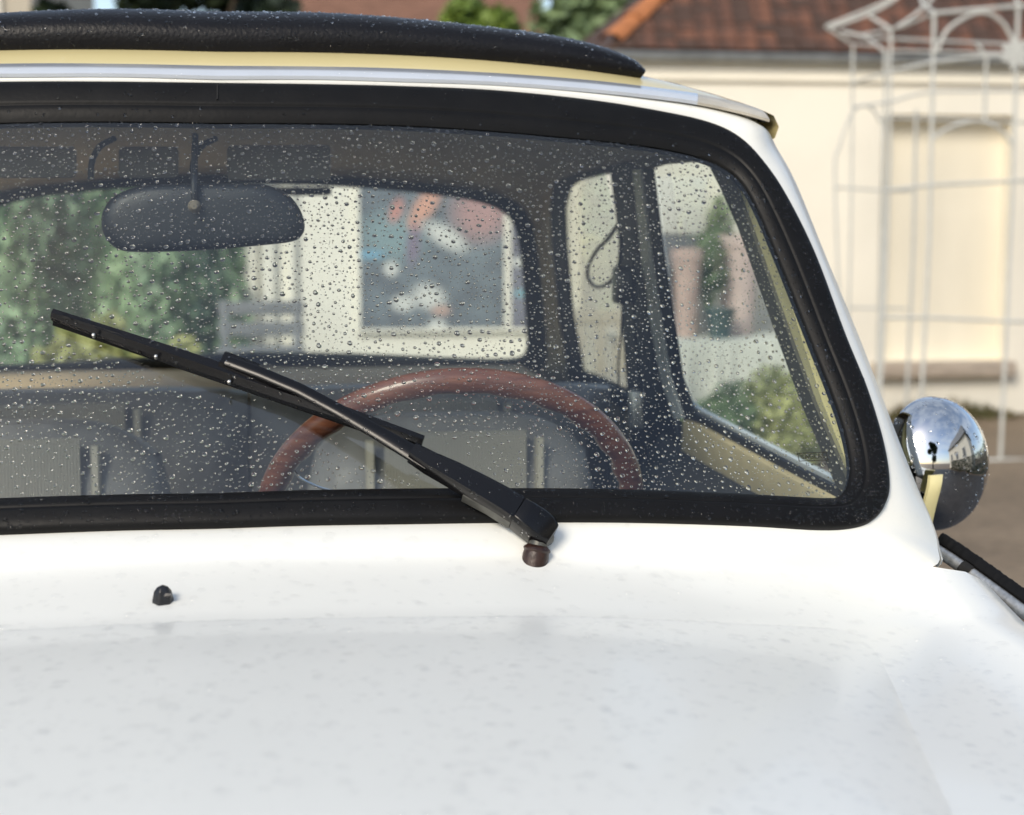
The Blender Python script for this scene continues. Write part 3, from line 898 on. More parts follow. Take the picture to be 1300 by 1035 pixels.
# ================================================================== THE CAR
car = empty('vintage_car', (0, 0.5, 0), 'white vintage small car with black canvas roof, chrome mirror and rain-beaded windscreen', 'car')
OUT = [(270, 110), (400, 111.5), (510, 114), (625, 119), (746, 131), (840, 146), (900, 160), (938, 179), (968, 210), (996, 252), (1032, 325), (1070, 427), (1099, 499), (1119, 566), (1126, 615), (1121, 641), (1107, 659), (1085, 669), (1041, 672), (945, 667), (800, 663), (660, 663), (515, 665), (390, 667), (270, 671)]
INN = [(270, 157), (398, 157.5), (505, 160), (612, 166), (726, 176), (818, 186), (875, 197), (912, 210), (938, 229), (959, 263), (990, 336), (1028, 432), (1055, 500), (1071, 548), (1079, 590), (1075, 617), (1064, 631), (1050, 633), (1020, 632), (930, 627), (795, 622), (660, 620.5), (515, 621), (390, 623), (270, 627)]
BOD = [(270, 101), (400, 101), (510, 104), (625, 108), (746, 117), (850, 129), (915, 140), (966, 160), (984, 188), (1008, 232), (1046, 325), (1088, 427), (1118, 505), (1145, 575), (1165, 625), (1181, 662), (1191, 695), (1188, 722), (1110, 736), (950, 731), (800, 722), (660, 717), (515, 717), (390, 718), (270, 720)]
outer = [at_s(*p) for p in OUT]
inner = [at_s(*p) for p in INN]
body = []
for i, p in enumerate(BOD):
    if i <= 7: body.append(at_s(*p, off=0.004))
    elif i <= 16: body.append(at_s(*p, off=0.035))
    elif i == 17: body.append(at_s(*p, off=0.018))
    else:
        Y = -0.068
        for _ in range(8):
            q = at_y(*p, Y); Y = -0.068 + 0.22 * q.x * q.x
        body.append(at_y(*p, Y))
for L_ in (outer, inner, body):
    L_[0].x = 0; L_[-1].x = 0
NS = 5
outer_h, inner_h, body_h = cr(outer, NS), cr(inner, NS), cr(body, NS)
def ring(h):
    return h + mirror(h[1:-1])[::-1]
outer_r, inner_r, body_r = ring(outer_h), ring(inner_h), ring(body_h)
nrm_r = [s_normal(p.x) for p in outer_r]

# --- windscreen glass
def windscreen():
    c = Vector((0, ys(0, 1.12), 1.12))
    rows = []
    for t in np.linspace(0.0, 1.0, 14):
        row = []
        for p, q in zip(inner_r, outer_r):
            e = p.lerp(q, 0.3)
            x = c.x + (e.x - c.x) * t; z = c.z + (e.z - c.z) * t
            row.append(Vector((x, ys(x, z), z)))
        rows.append(row)
    mb = MB(); mb.loft(rows[1:], closed=True)
    n = len(inner_r)
    b = len(mb.v); mb.v.append(tuple(c)); mb.f += [(b, (j + 1) % n, j) for j in range(n)]
    return mb.build('windscreen', M['screen'], car)
screen_o = windscreen()
def glass_marking():
    def text(s, size, pc, box=False):
        cu = bpy.data.curves.new('t', 'FONT'); cu.body = s; cu.size = size; cu.align_x = 'CENTER'; cu.align_y = 'CENTER'
        ob = bpy.data.objects.new('t', cu); COL.objects.link(ob)
        bpy.context.view_layer.update()
        me = bpy.data.meshes.new_from_object(ob.evaluated_get(bpy.context.evaluated_depsgraph_get()))
        vs = [v.co.copy() for v in me.vertices]; fs = [tuple(p.vertices) for p in me.polygons]
        bpy.data.objects.remove(ob); bpy.data.curves.remove(cu)
        return vs, fs
    c = at_s(1032, 580, -.0006)
    n = s_normal(c.x); ux = Vector((0, 0, 1)).cross(n).normalized() * 1.0
    if ux.x < 0: ux = -ux
    uy = n.cross(ux)
    if uy.z < 0: uy = -uy
    mb = MB()
    def put(vs, fs, dx, dy):
        mb.add([c + ux * (v[0] + dx) + uy * (v[1] + dy) + n * .0003 for v in vs], fs)
    put(*text('SAGLAS', .0072, c), 0, 0)
    for dx, dy, w, h in ((0, .0042, .031, .0007), (0, -.0042, .031, .0007), (-.0155, 0, .0007, .009), (.0155, 0, .0007, .009)):
        put([(-w / 2, -h / 2), (w / 2, -h / 2), (w / 2, h / 2), (-w / 2, h / 2)], [(0, 1, 2, 3)], dx, dy)
    put(*text('E2  43R-00176', .0036, c), .001, -.0085)
    put(*text('AS1', .003, c), .004, -.0128)
    mb.build('glass_marking', M['mark'], screen_o, smooth=False)
glass_marking()

# --- rubber seal
def seal():
    prof = [(1.04, -.006), (1.04, .001), (1.01, .0055), (.95, .0078), (.86, .0088), (.72, .0090), (.58, .0086), (.46, .0080), (.40, .0076), (.38, .0066), (.355, .0062), (.33, .0066), (.24, .0060), (.14, .0046), (.06, .0028), (0, .0012), (0, -.008)]
    rows = []
    for t, h in prof:
        rows.append([q.lerp(p, t) + n * h for p, q, n in zip(outer_r, inner_r, nrm_r)])
    mb = MB(); mb.loft(rows, closed=True)
    o = mb.build('windscreen_seal', M['rubber'], car, angle=60)
    # inner flange of the seal behind the glass
    mb = MB()
    rows = [[q.lerp(p, t) + n * h for p, q, n in zip(outer_r, inner_r, nrm_r)] for t, h in ((.02, -.003), (.06, -.006), (.5, -.008), (1.0, -.008))]
    mb.loft(rows, closed=True); mb.build('inner_flange', M['rubber_dry'], o)
    # the joint at the centre of the top
    mb = MB(); p, q = outer_r[0], inner_r[0]
    mb.box(p.lerp(q, .3) + nrm_r[0] * .0085, (.0012, .02, .003), Matrix.Rotation(R(55), 3, 'X'))
    mb.build('joint', M['rubber_dry'], o)
    return o
seal_o = seal()

# --- body: screen surround, scuttle, wings, sides
XW = [0.0]
def zrow(p, t):
    """height of the scuttle at distance t in front of its rear crease"""
    return p.z - 0.235 * t + 0.25 * t * t
def ring_pt(i, t):
    p, q = outer_r[i], body_r[i]
    d = min(i - 17 * NS, 31 * NS - i) / (2.0 * NS)
    d = max(0.0, min(1.0, d)); d = d * d * (3 - 2 * d)
    if 17 * NS <= i <= 31 * NS: d = .2 + .8 * d
    else: d = .2 * max(0.0, 1 - min(abs(17 * NS - i), abs(i - 31 * NS)) / (2.0 * NS)) ** 2
    e = p.lerp(q, t * (1 - .20 * d) if t > 0 else t)
    bul = math.sin(max(0, min(1, t)) * math.pi) * .006 * (1 - .6 * d)
    return e + nrm_r[i] * (bul + (.0005 if t >= 0 else -.003))
def shell():
    mb = MB()
    # ring between seal and crease, slightly crowned
    rows = []
    for t in (-.12, .0, .12, .3, .5, .72, .9, 1.0):
        row = []
        for i, (p, q) in enumerate(zip(outer_r, body_r)):
            row.append(ring_pt(i, t))
        rows.append(row)
    mb.loft(rows, closed=True)
    # pillar: turn from the silhouette back to the door gap, both sides (columns 8..17 of the half outline)
    for sgn in (1, -1):
        seg = body_h[7 * NS:17 * NS + 1]
        rws = []
        for dx, dy in ((0, 0), (.004, .006), (.006, .016), (.004, .03), (-.006, .05), (-.012, .06)):
            rws.append([Vector((sgn * (p.x + dx), p.y + dy, p.z)) for p in seg])
        mb.loft(rws)
    return mb
shell_mb = shell()
foot = body_h[17 * NS:]                        # right half crease, corner -> centre
crease = foot + mirror(foot[:-1])[::-1]        # right corner -> left corner
crease = crease[::-1]                          # left -> right
ring_end = [ring_pt(i, 1.0) for i in range(17 * NS, 31 * NS + 1)][::-1]
def edge_cols(p, sgn):
    return [Vector((p.x + sgn * dx, p.y, p.z - dz)) for dx, dz in ((.030, .004), (.051, .015), (.064, .038), (.077, .09), (.082, .22), (.084, .45))]
def scuttle_wings():
    cols = edge_cols(crease[0], -1)[::-1] + crease + edge_cols(crease[-1], 1)
    def deck(p, t):
        z = p.z - .235 * t + .25 * t * t if t < .1 else p.z - .021 - .02 * (t - .1) - .12 * max(0, t - .45) ** 2
        return Vector((p.x * (1 - .02 * t), p.y - t, z))
    n_e = 6
    rows = []
    for k in range(7):
        u = k / 7
        row = []
        for j, p in enumerate(cols):
            a = ring_end[j - n_e] if n_e <= j < len(cols) - n_e else p
            row.append(a * (1 - u) ** 2 + p * 2 * u * (1 - u) + deck(p, .03) * u * u)
        rows.append(row)
    rows += [[deck(p, t) for p in cols] for t in (.03, .04, .06, .08, .095, .11, .14, .2, .3, .42, .55, .68, .8)]
    # nose
    last = rows[-1]
    rows.append([Vector((p.x * .98, p.y - .06, p.z - .03)) for p in last])
    rows.append([Vector((p.x * .97, p.y - .08, p.z - .10)) for p in last])
    rows.append([Vector((p.x * .97, p.y - .085, p.z - .38)) for p in last])
    mb = shell_mb; mb.loft(rows)
    mb.build('body_shell', M['paint'], car, angle=50)
    # bonnet, a lid lying 6 mm proud with turned-down edges
    cc = [p for p in crease]
    def xb(t): return .605 - .30 * max(0, t - .1)
    N_ = 60
    # interpolate the crease by x
    xs = np.array([p.x for p in crease]); yv = np.array([p.y for p in crease]); zv = np.array([p.z for p in crease])
    def P(u, t, lift):
        x = u * xb(t)
        p = Vector((x, float(np.interp(x, xs, yv)), float(np.interp(x, xs, zv))))
        q = deck(p, t); q.x = x; q.z += lift + .010 * (1 - u * u) * min(1, max(0, t - .1) / .12)
        return q
    rws = []
    ts = [.098, .1, .104, .112, .125, .15, .2, .27, .35, .43, .51, .6, .7, .78, .80]
    lf = [-.005, -.002, .0004, .0018, .003, .0034, .0036, .0036, .0036, .0036, .0036, .0036, .0036, 0, -.02]
    for t, l in zip(ts, lf):
        row = []
        for k in range(N_ + 1):
            u = -1 + 2 * k / N_
            e = min(1.0, (1 - abs(u)) / .2)
            row.append(P(u, t, (l + .012) * (1 - (1 - e) ** 2) ** .5 - .012 if e < 1 else l))
        rws.append(row)
    mb = MB(); mb.loft(rws)
    mb.build('bonnet', M['paint'], car, angle=60)
    return deck, P
deck_fn, bonnet_fn = scuttle_wings()

# --- chrome finisher and rubber strip on the wing seam
def seam_trim(s):
    a = at_y(1186, 697, .115); b = at_y(1304, 781, .0); c0 = at_y(1212, 714, .09); c1 = at_y(1258, 747, .045)
    e = at_y(1350, 817, -.045)
    pts = cr([a, c0, c1, b, e, e + Vector((.012, -.01, -.08)), e + Vector((.014, -.01, -.25)), e + Vector((.014, -.01, -.42))], 4)
    pts = [Vector((s * p.x, p.y, p.z)) for p in pts]
    side = []
    for i, p in enumerate(pts):
        t = (pts[min(i + 1, len(pts) - 1)] - pts[max(i - 1, 0)]).normalized()
        n = Vector((0, -1, 0)) - t * Vector((0, -1, 0)).dot(t)
        n.normalize()
        w = t.cross(n)
        if w.x * s < 0: w = -w
        side.append((w, n))
    W = [q[0] for q in side]; Nn = [q[1] for q in side]
    sec = [(-.006, -.002), (-.006, .004), (-.003, .006), (.003, .006), (.006, .004), (.006, -.002)]
    mb = MB(); mb.sweep(pts, sec, W, Nn)
    o = mb.build('wing_trim', M['dull_chrome'], car)
    sec2 = [(.0062, -.003), (.0062, .004), (.008, .006), (.016, .0065), (.0185, .005), (.019, .0), (.0185, -.003)]
    r = random.Random(9)
    pts2 = cr(pts, 6); W2 = cr(W, 6); N2 = cr(Nn, 6)
    secs = []
    for i in range(len(pts2)):
        j = 1 + .05 * (r.random() - .5)
        secs.append([(a * j, bb * j) for a, bb in sec2])
    mb = MB(); mb.sweep(pts2, secs, W2, N2); mb.build('rubber_strip', M['rubber'], o)
    i = 2
    mb = MB(); p = pts[5]
    mb.sweep([pts[5], pts[6]], [(a * 1.15, bb * 1.25) for a, bb in sec], [W[5], W[6]], [Nn[5], Nn[6]])
    mb.build('clip', M['rubber_dry'], o)
seam_trim(1); seam_trim(-1)

# --- roof, drip rail, canvas
LIPU = [(270, 83), (400, 84), (510, 86.5), (625, 92), (746, 101), (850, 113), (900, 121), (945, 131), (968, 139)]
LIPL = [(270, 101), (400, 101), (510, 104), (625, 108), (746, 117), (850, 128), (900, 136), (945, 146), (977, 155)]
def roof():
    lu = [at_s(*p, off=.006) for p in LIPU]; ll = [at_s(*p, off=-.008) for p in LIPL]
    lu[0].x = 0; ll[0].x = 0
    lu, ll = cr(lu, 6), cr(ll, 6)
    lu = mirror(lu[1:])[::-1] + lu; ll = mirror(ll[1:])[::-1] + ll
    n = len(lu)
    def lip(i0, i1, name, m, parent, dz=0.0):
        rows = []
        A, B = lu[i0:i1], ll[i0:i1]
        rows.append([p + Vector((0, .004, -.003 + dz)) for p in A])
        rows.append([p + Vector((0, 0, -.001 + dz)) for p in A])
        rows.append([a.lerp(b, .5) + Vector((0, -.002, .001 + dz)) for a, b in zip(A, B)])
        rows.append([b + Vector((0, 0, .003 + dz)) for b in B])
        rows.append([b + Vector((0, .001, 0)) for b in B])
        rows.append([b + Vector((0, .004, .002)) for b in B])
        rows.append([b + Vector((0, .022, .006)) for b in B])
        mb = MB(); mb.loft(rows)
        return mb.build(name, m, parent, angle=60)
    # split where the bright trim stops
    k = max(i for i in range(n) if lu[i].x < at_s(888, 120).x)
    rail = lip(n - 1 - k, k + 1, 'drip_rail', M['rail_paint'], car, .0006)
    lip(k, n, 'drip_rail_end', M['lip'], car); lip(0, n - k, 'drip_rail_end', M['lip'], car)
    # dark hollow end of the rail
    for s in (1, -1):
        e = ll[-1].lerp(lu[-1], .3)
        mb = MB()
        mb.tube([Vector((s * (e.x - .006), e.y + .012, e.z + .002)), Vector((s * (e.x + .0015), e.y + .012, e.z + .001))], .0055, 10)
        mb.build('rail_end_hollow', M['rubber_dry'], car)
    # roof skin: from the lip up and back
    rows = []
    for k2, (dy, dz) in enumerate(((.003, -.002), (.02, .008), (.045, .019), (.08, .029), (.12, .033), (.2, .037), (.45, .043), (.8, .04), (1.25, .035), (1.45, .0), (1.6, -.08))):
        rows.append([Vector((p.x * (1 - .02 * min(1, dy)), p.y + dy, p.z + dz * (1 - .75 * (abs(p.x) / lu[-1].x) ** 4))) for p in lu])
    mb = MB(); mb.loft(rows)
    # roof edge down to the door tops
    for s in (1, -1):
        ed = [r[-1] if s == 1 else r[0] for r in rows[:-1]]
        rr = [[p + Vector((s * dx, 0, dz)) for p in ed] for dx, dz in ((0, 0), (.014, -.006), (.02, -.018), (.016, -.03), (.006, -.036))]
        mb.loft(rr)
    mb.build('roof', M['cream'], car, angle=60)
roof()
TOPC = [(270, 16), (400, 17), (500, 23), (600, 33), (700, 46), (760, 60), (798, 76), (812, 90)]
BOTC = [(270, 68), (400, 68), (500, 72), (600, 77), (700, 85), (760, 92), (800, 95), (813, 95)]
def canvas():
    a = [at_y(*p, .335 + .012 * i / 7) for i, p in enumerate(BOTC)]
    b = [at_y(*p, .395 - .01 * i / 7) for i, p in enumerate(TOPC)]
    a[0].x = b[0].x = 0
    a, b = cr(a, 6), cr(b, 6)
    a = mirror(a[1:])[::-1] + a; b = mirror(b[1:])[::-1] + b
    rows = []
    for k in range(13):
        t = math.pi / 2 * k / 12
        rows.append([Vector((p.x + (q.x - p.x) * math.sin(t), 0, 0)) + Vector((0, p.y - .014 * math.sin(2 * t) + (q.y - p.y) * (1 - math.cos(t)), p.z - .004 + (q.z - p.z + .004) * math.sin(t))) for p, q in zip(a, b)])
    rows.insert(0, [p + Vector((0, .03, -.004)) for p in a])
    for dy, dz in ((.03, .0), (.08, -.006), (.14, -.016), (.2, -.02), (.7, -.02), (.9, -.03), (.93, -.06)):
        rows.append([Vector((q.x * .995, q.y + dy, q.z + dz)) for q in b])
    mb = MB(); mb.loft(rows)
    mb.build('canvas_roof', M['vinyl_top'], car, angle=70)
canvas()

# --- doors and side windows (one function for both sides)
SP, SN = Vector((.655, 0, .90)), Vector((1, 0, .24)).normalized()
def side(px, py, s=1, off=0.0):
    p = at_plane(px, py, SP - SN * off, SN)
    return Vector((s * p.x, p.y, p.z))
def strip(mb, A, B, s, thick, off=0.0):
    """band between two pixel polylines on the side plane, given thickness inwards"""
    a = [side(*p, s, off) for p in A]; b = [side(*p, s, off) for p in B]
    n = Vector((s * SN.x, 0, SN.z)) * thick
    rows = [a, b, [p + n for p in b], [p + n for p in a]]
    rows = [[rows[j][i] for j in range(4)] for i in range(len(a))]
    mb.loft(rows, closed=True, cap=True)
DG_F = [(903, 211), (918, 240), (940, 290), (966, 364), (993, 439), (1020, 513), (1046, 574), (1066, 622)]
DG_C = [(920, 210), (933, 237), (952, 288), (978, 362), (1005, 437), (1032, 510), (1058, 570), (1080, 622)]
DG_B = [(1058, 622), (1000, 589), (940, 557), (884, 527)]
DG_R = [(872, 515), (863, 480), (851, 400), (838, 320), (826, 240), (824, 216)]
DG_T = [(845, 208), (885, 205)]
def door(s):
    t = empty('door', (s * .66, .5, .4), None, None)
    t.parent = car; t.matrix_parent_inverse = car.matrix_world.inverted()
    if s == 1: t['label'] = 'cream painted door with a chrome mirror'
    # outer skin
    mb = MB()
    rows = []
    for x, z in ((.672, .885), (.695, .86), (.712, .80), (.722, .65), (.718, .5), (.70, .36), (.68, .3)):
        rows.append([Vector((s * x, y, z)) for y in np.linspace(.19, 1.0, 8)])
    mb.loft(rows)
    mb.build('door_skin', M['cream'], t)
    # window frame painted cream
    mb = MB()
    A = [(x + w, y) for (x, y), w in zip(DG_C, (32, 29, 23, 18, 15, 12, 10, 8))]; B = [(x - 1, y) for x, y in DG_C]
    strip(mb, A, B, s, .012, .010)
    mb.build('window_frame', M['frame_cream'], t)
    mb = MB()
    strip(mb, DG_C, [(x - 3, y) for x, y in DG_F], s, .005, .014)
    strip(mb, [(795, 200), (845, 196), (880, 193), (908, 200), (926, 215)], [(815, 218), (845, 209), (880, 206), (894, 207), (906, 216)], s, .005, .014)
    f = mb.build('window_channel', M['channel'], t)
    mb = MB()
    strip(mb, [(866, 534), (884, 540), (940, 571), (1000, 604), (1062, 639)], [(868, 518), (884, 526), (940, 556), (1000, 588), (1064, 621)], s, .005, .016)
    strip(mb, [(814, 214), (826, 320), (838, 400), (851, 480), (866, 530)], [(826, 214), (839, 320), (852, 400), (864, 480), (880, 524)], s, .005, .016)
    mb.build('window_seal', M['rubber_dry'], t)
    mb = MB()
    strip(mb, [(872, 514), (884, 524.5), (940, 554.5), (1000, 586), (1064, 619)], [(872, 508), (884, 518), (940, 547.5), (1000, 578.5), (1066, 612)], s, .006, .006)
    mb.build('waist_finisher', M['pale_strip'], t)
    mb = MB()
    strip(mb, [(803, 216), (813, 320), (824, 400), (838, 480), (856, 532)], [(812, 216), (824, 320), (836, 400), (849, 480), (866, 531)], s, .004, .020)
    mb.build('pillar_finisher', M['pale_strip'], t)
    # pane
    mb = MB()
    pts = [side(*p, s, .002) for p in [(x + 6, y) for x, y in DG_F] + [(x, y + 6) for x, y in DG_B] + [(x - 5, y) for x, y in DG_R] + [(x, y - 5) for x, y in DG_T]]
    mb.add(pts, [tuple(range(len(pts)))])
    mb.build('side_pane', M['side_glass'], t, smooth=False)
    # inside trim: beige strip below the waist, dark pocket underneath
    mb = MB()
    strip(mb, [(864, 576), (884, 590), (950, 630), (1000, 660), (1080, 708)], [(866, 534), (884, 541), (940, 572), (1000, 605), (1066, 641)], s, .022, .024)
    mb.build('door_trim', M['trim_beige'], t, bevel=.003)
    mb = MB()
    mb.add([(s * .60, y, z) for y, z in ((.10, .80), (1.0, .80), (1.0, .35), (.10, .35))] + [(s * .645, y, z) for y, z in ((.10, .865), (1.0, .865))], [(0, 1, 2, 3), (0, 4, 5, 1)])
    mb.build('door_pocket', M['dark_trim'], t, smooth=False)
    return t
doors = {s: door(s) for s in (1, -1)}
def side_body(s):
    # B pillar
    mb = MB()
    strip(mb, [(772, 205), (784, 300), (788, 400), (794, 480), (800, 560), (806, 660)], [(806, 205), (815, 320), (826, 400), (840, 480), (860, 560), (872, 660)], s, .008, .014)
    bp = mb.build('door_pillar', M['dark_trim'], car, bevel=.004)
    # quarter window
    qg = [(719, 236), (738, 226), (768, 219), (776, 250), (787, 310), (793, 400), (797, 500), (770, 490), (738, 473), (724, 400), (717, 300)]
    pts = [side(*p, s, .002) for p in qg]
    mb = MB(); mb.add(pts, [tuple(range(len(pts)))])
    q = mb.build('quarter_window', M['side_glass'], car, smooth=False)
    mb = MB()
    strip(mb, [(798, 208), (760, 210), (724, 216), (703, 230), (698, 262), (700, 310), (709, 400), (722, 488), (770, 508), (806, 530)], [(790, 219), (765, 220.5), (738, 227), (722, 239), (715, 265), (717, 310), (725, 400), (739, 474), (772, 490), (806, 508)], s, .006, .016)
    mb.build('quarter_seal', M['rubber_dry'], q)
    mb = MB()
    strip(mb, [(690, 222), (684, 262), (684, 310), (692, 409), (712, 500)], [(712, 224), (702, 262), (704, 310), (713, 409), (728, 492)], s, .012, .014)
    mb.build('rear_pillar_lining', M['lining'], car)
    # inner panel below the quarter window
    mb = MB()
    strip(mb, [(728, 545), (800, 590)], [(722, 487), (806, 526)], s, .012, .012)
    mb.build('quarter_trim', M['trim_beige'], car, smooth=False)
    mb = MB()
    mb.add([(s * .56, y, z) for y, z in ((1.0, .86), (1.75, .90), (1.75, .3), (1.0, .3))], [(0, 1, 2, 3)])
    mb.build('rear_side_trim', M['dark_trim'], car, smooth=False)
    # outer rear quarter
    mb = MB(); rows = []
    for x, z in ((.665, .90), (.695, .86), (.712, .80), (.722, .65), (.718, .5), (.70, .36), (.68, .3)):
        rows.append([Vector((s * (x - .10 * max(0, (y - 1.5) / .6) ** 2), y, z)) for y in np.linspace(1.003, 2.05, 10)])
    mb.loft(rows); mb.build('rear_quarter_panel', M['paint'], car)
    # front wing side down to the sill
    # belts hanging on the pillar and the coat loop
    bl = []
    for pts, w in (([(792, 372), (790, 420), (786, 470), (790, 520), (800, 600)], .022), ([(806, 330), (808, 420), (816, 500), (824, 600)], .026)):
        mb = MB()
        P = cr([side(*p, s, .055) for p in pts], 5)
        mb.sweep(P, [(-w / 2, 0), (w / 2, 0), (w / 2, .0025), (-w / 2, .0025)], Vector((.25, .97, 0)), Vector((s * -1, .2, 0)))
        mb.build('seat_belt', M['dark_trim'], car)
    mb = MB(); c = side(793, 362, s, .05); mb.box(c, (.03, .05, .055)); mb.build('belt_guide', M['plastic'], car, bevel=.006)
    mb = MB(); c = side(808, 520, s, .055); mb.box(c, (.02, .03, .06)); mb.build('belt_buckle', M['dull_chrome'], car, bevel=.004)
    mb = MB()
    P = cr([side(*p, s, .05) for p in ((784, 286), (772, 303), (757, 319), (747, 338), (747, 354), (757, 364), (772, 360), (784, 343), (788, 320), (789, 300))], 5)
    mb.tube(P, .0032, 8); mb.build('coat_loop', M['plastic'], car)
for s in (1, -1):
    side_body(s)
def door_top_trim():
    pass

# --- door mirror
def door_mirror():
    c = at_y(1185, 589, .27)
    t = empty('door_mirror', c, None, None)
    t.parent = doors[1]; t.matrix_parent_inverse = doors[1].matrix_world.inverted()
    bpy.context.view_layer.update()
    axis = Vector((.30, -1, .02)).normalized()
    sx = axis.cross(Vector((0, 0, 1))).normalized(); sz = sx.cross(axis)
    tilt = R(-8)
    sx, sz = sx * math.cos(tilt) + sz * math.sin(tilt), sz * math.cos(tilt) - sx * math.sin(tilt)
    Rr = .071
    rows = []
    n = 48
    for k in range(15):
        a = math.pi / 2 * k / 14
        rr, d = math.cos(a) * Rr, math.sin(a) ** 1.0 * .052
        if k == 14: rr = 1e-4
        rows.append([c + axis * d + sx * math.cos(2 * math.pi * j / n) * rr * .93 + sz * math.sin(2 * math.pi * j / n) * rr * 1.07 for j in range(n)])
    back = []
    for rr, d in ((.96, -.004), (1.0, -.006), (1.005, -.003), (1.0, 0)):
        back.append([c + axis * d + sx * math.cos(2 * math.pi * j / n) * rr * Rr * .93 + sz * math.sin(2 * math.pi * j / n) * rr * Rr * 1.07 for j in range(n)])
    mb = MB(); mb.loft(back + rows[1:], closed=True)
    mb.build('mirror_shell', M['chrome'], t, angle=80)
    mb = MB()
    rw = [[c + axis * -.0045 + sx * math.cos(2 * math.pi * j / n) * rr * .93 + sz * math.sin(2 * math.pi * j / n) * rr * 1.07 for j in range(n)] for rr in (.0001, .067)]
    mb.loft(rw, closed=True); mb.build('mirror_glass', M['chrome'], t)
    a = c + axis * .004 - sx * .045 * (1 if sx.x > 0 else -1) - sz * .02
    e = Vector((.69, c.y + .06, .87))
    mb = MB(); mb.tube(cr([a, a + Vector((-.02, .0, -.012)), e + Vector((.01, -.02, .03)), e], 5), .008, 10)
    mb.tube([e + Vector((0, 0, -.012)), e + Vector((0, 0, .006))], [.02, .014], 14)
    mb.build('mirror_arm', M['chrome'], t)
    # cream strip over the shell, added in place of the door's reflection
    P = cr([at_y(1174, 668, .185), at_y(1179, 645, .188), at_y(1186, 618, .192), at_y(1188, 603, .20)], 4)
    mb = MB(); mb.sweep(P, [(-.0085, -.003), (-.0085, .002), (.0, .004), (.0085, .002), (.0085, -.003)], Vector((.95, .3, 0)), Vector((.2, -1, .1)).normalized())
    mb.build('cream_reflection_strip', M['frame_cream'], t)
door_mirror()

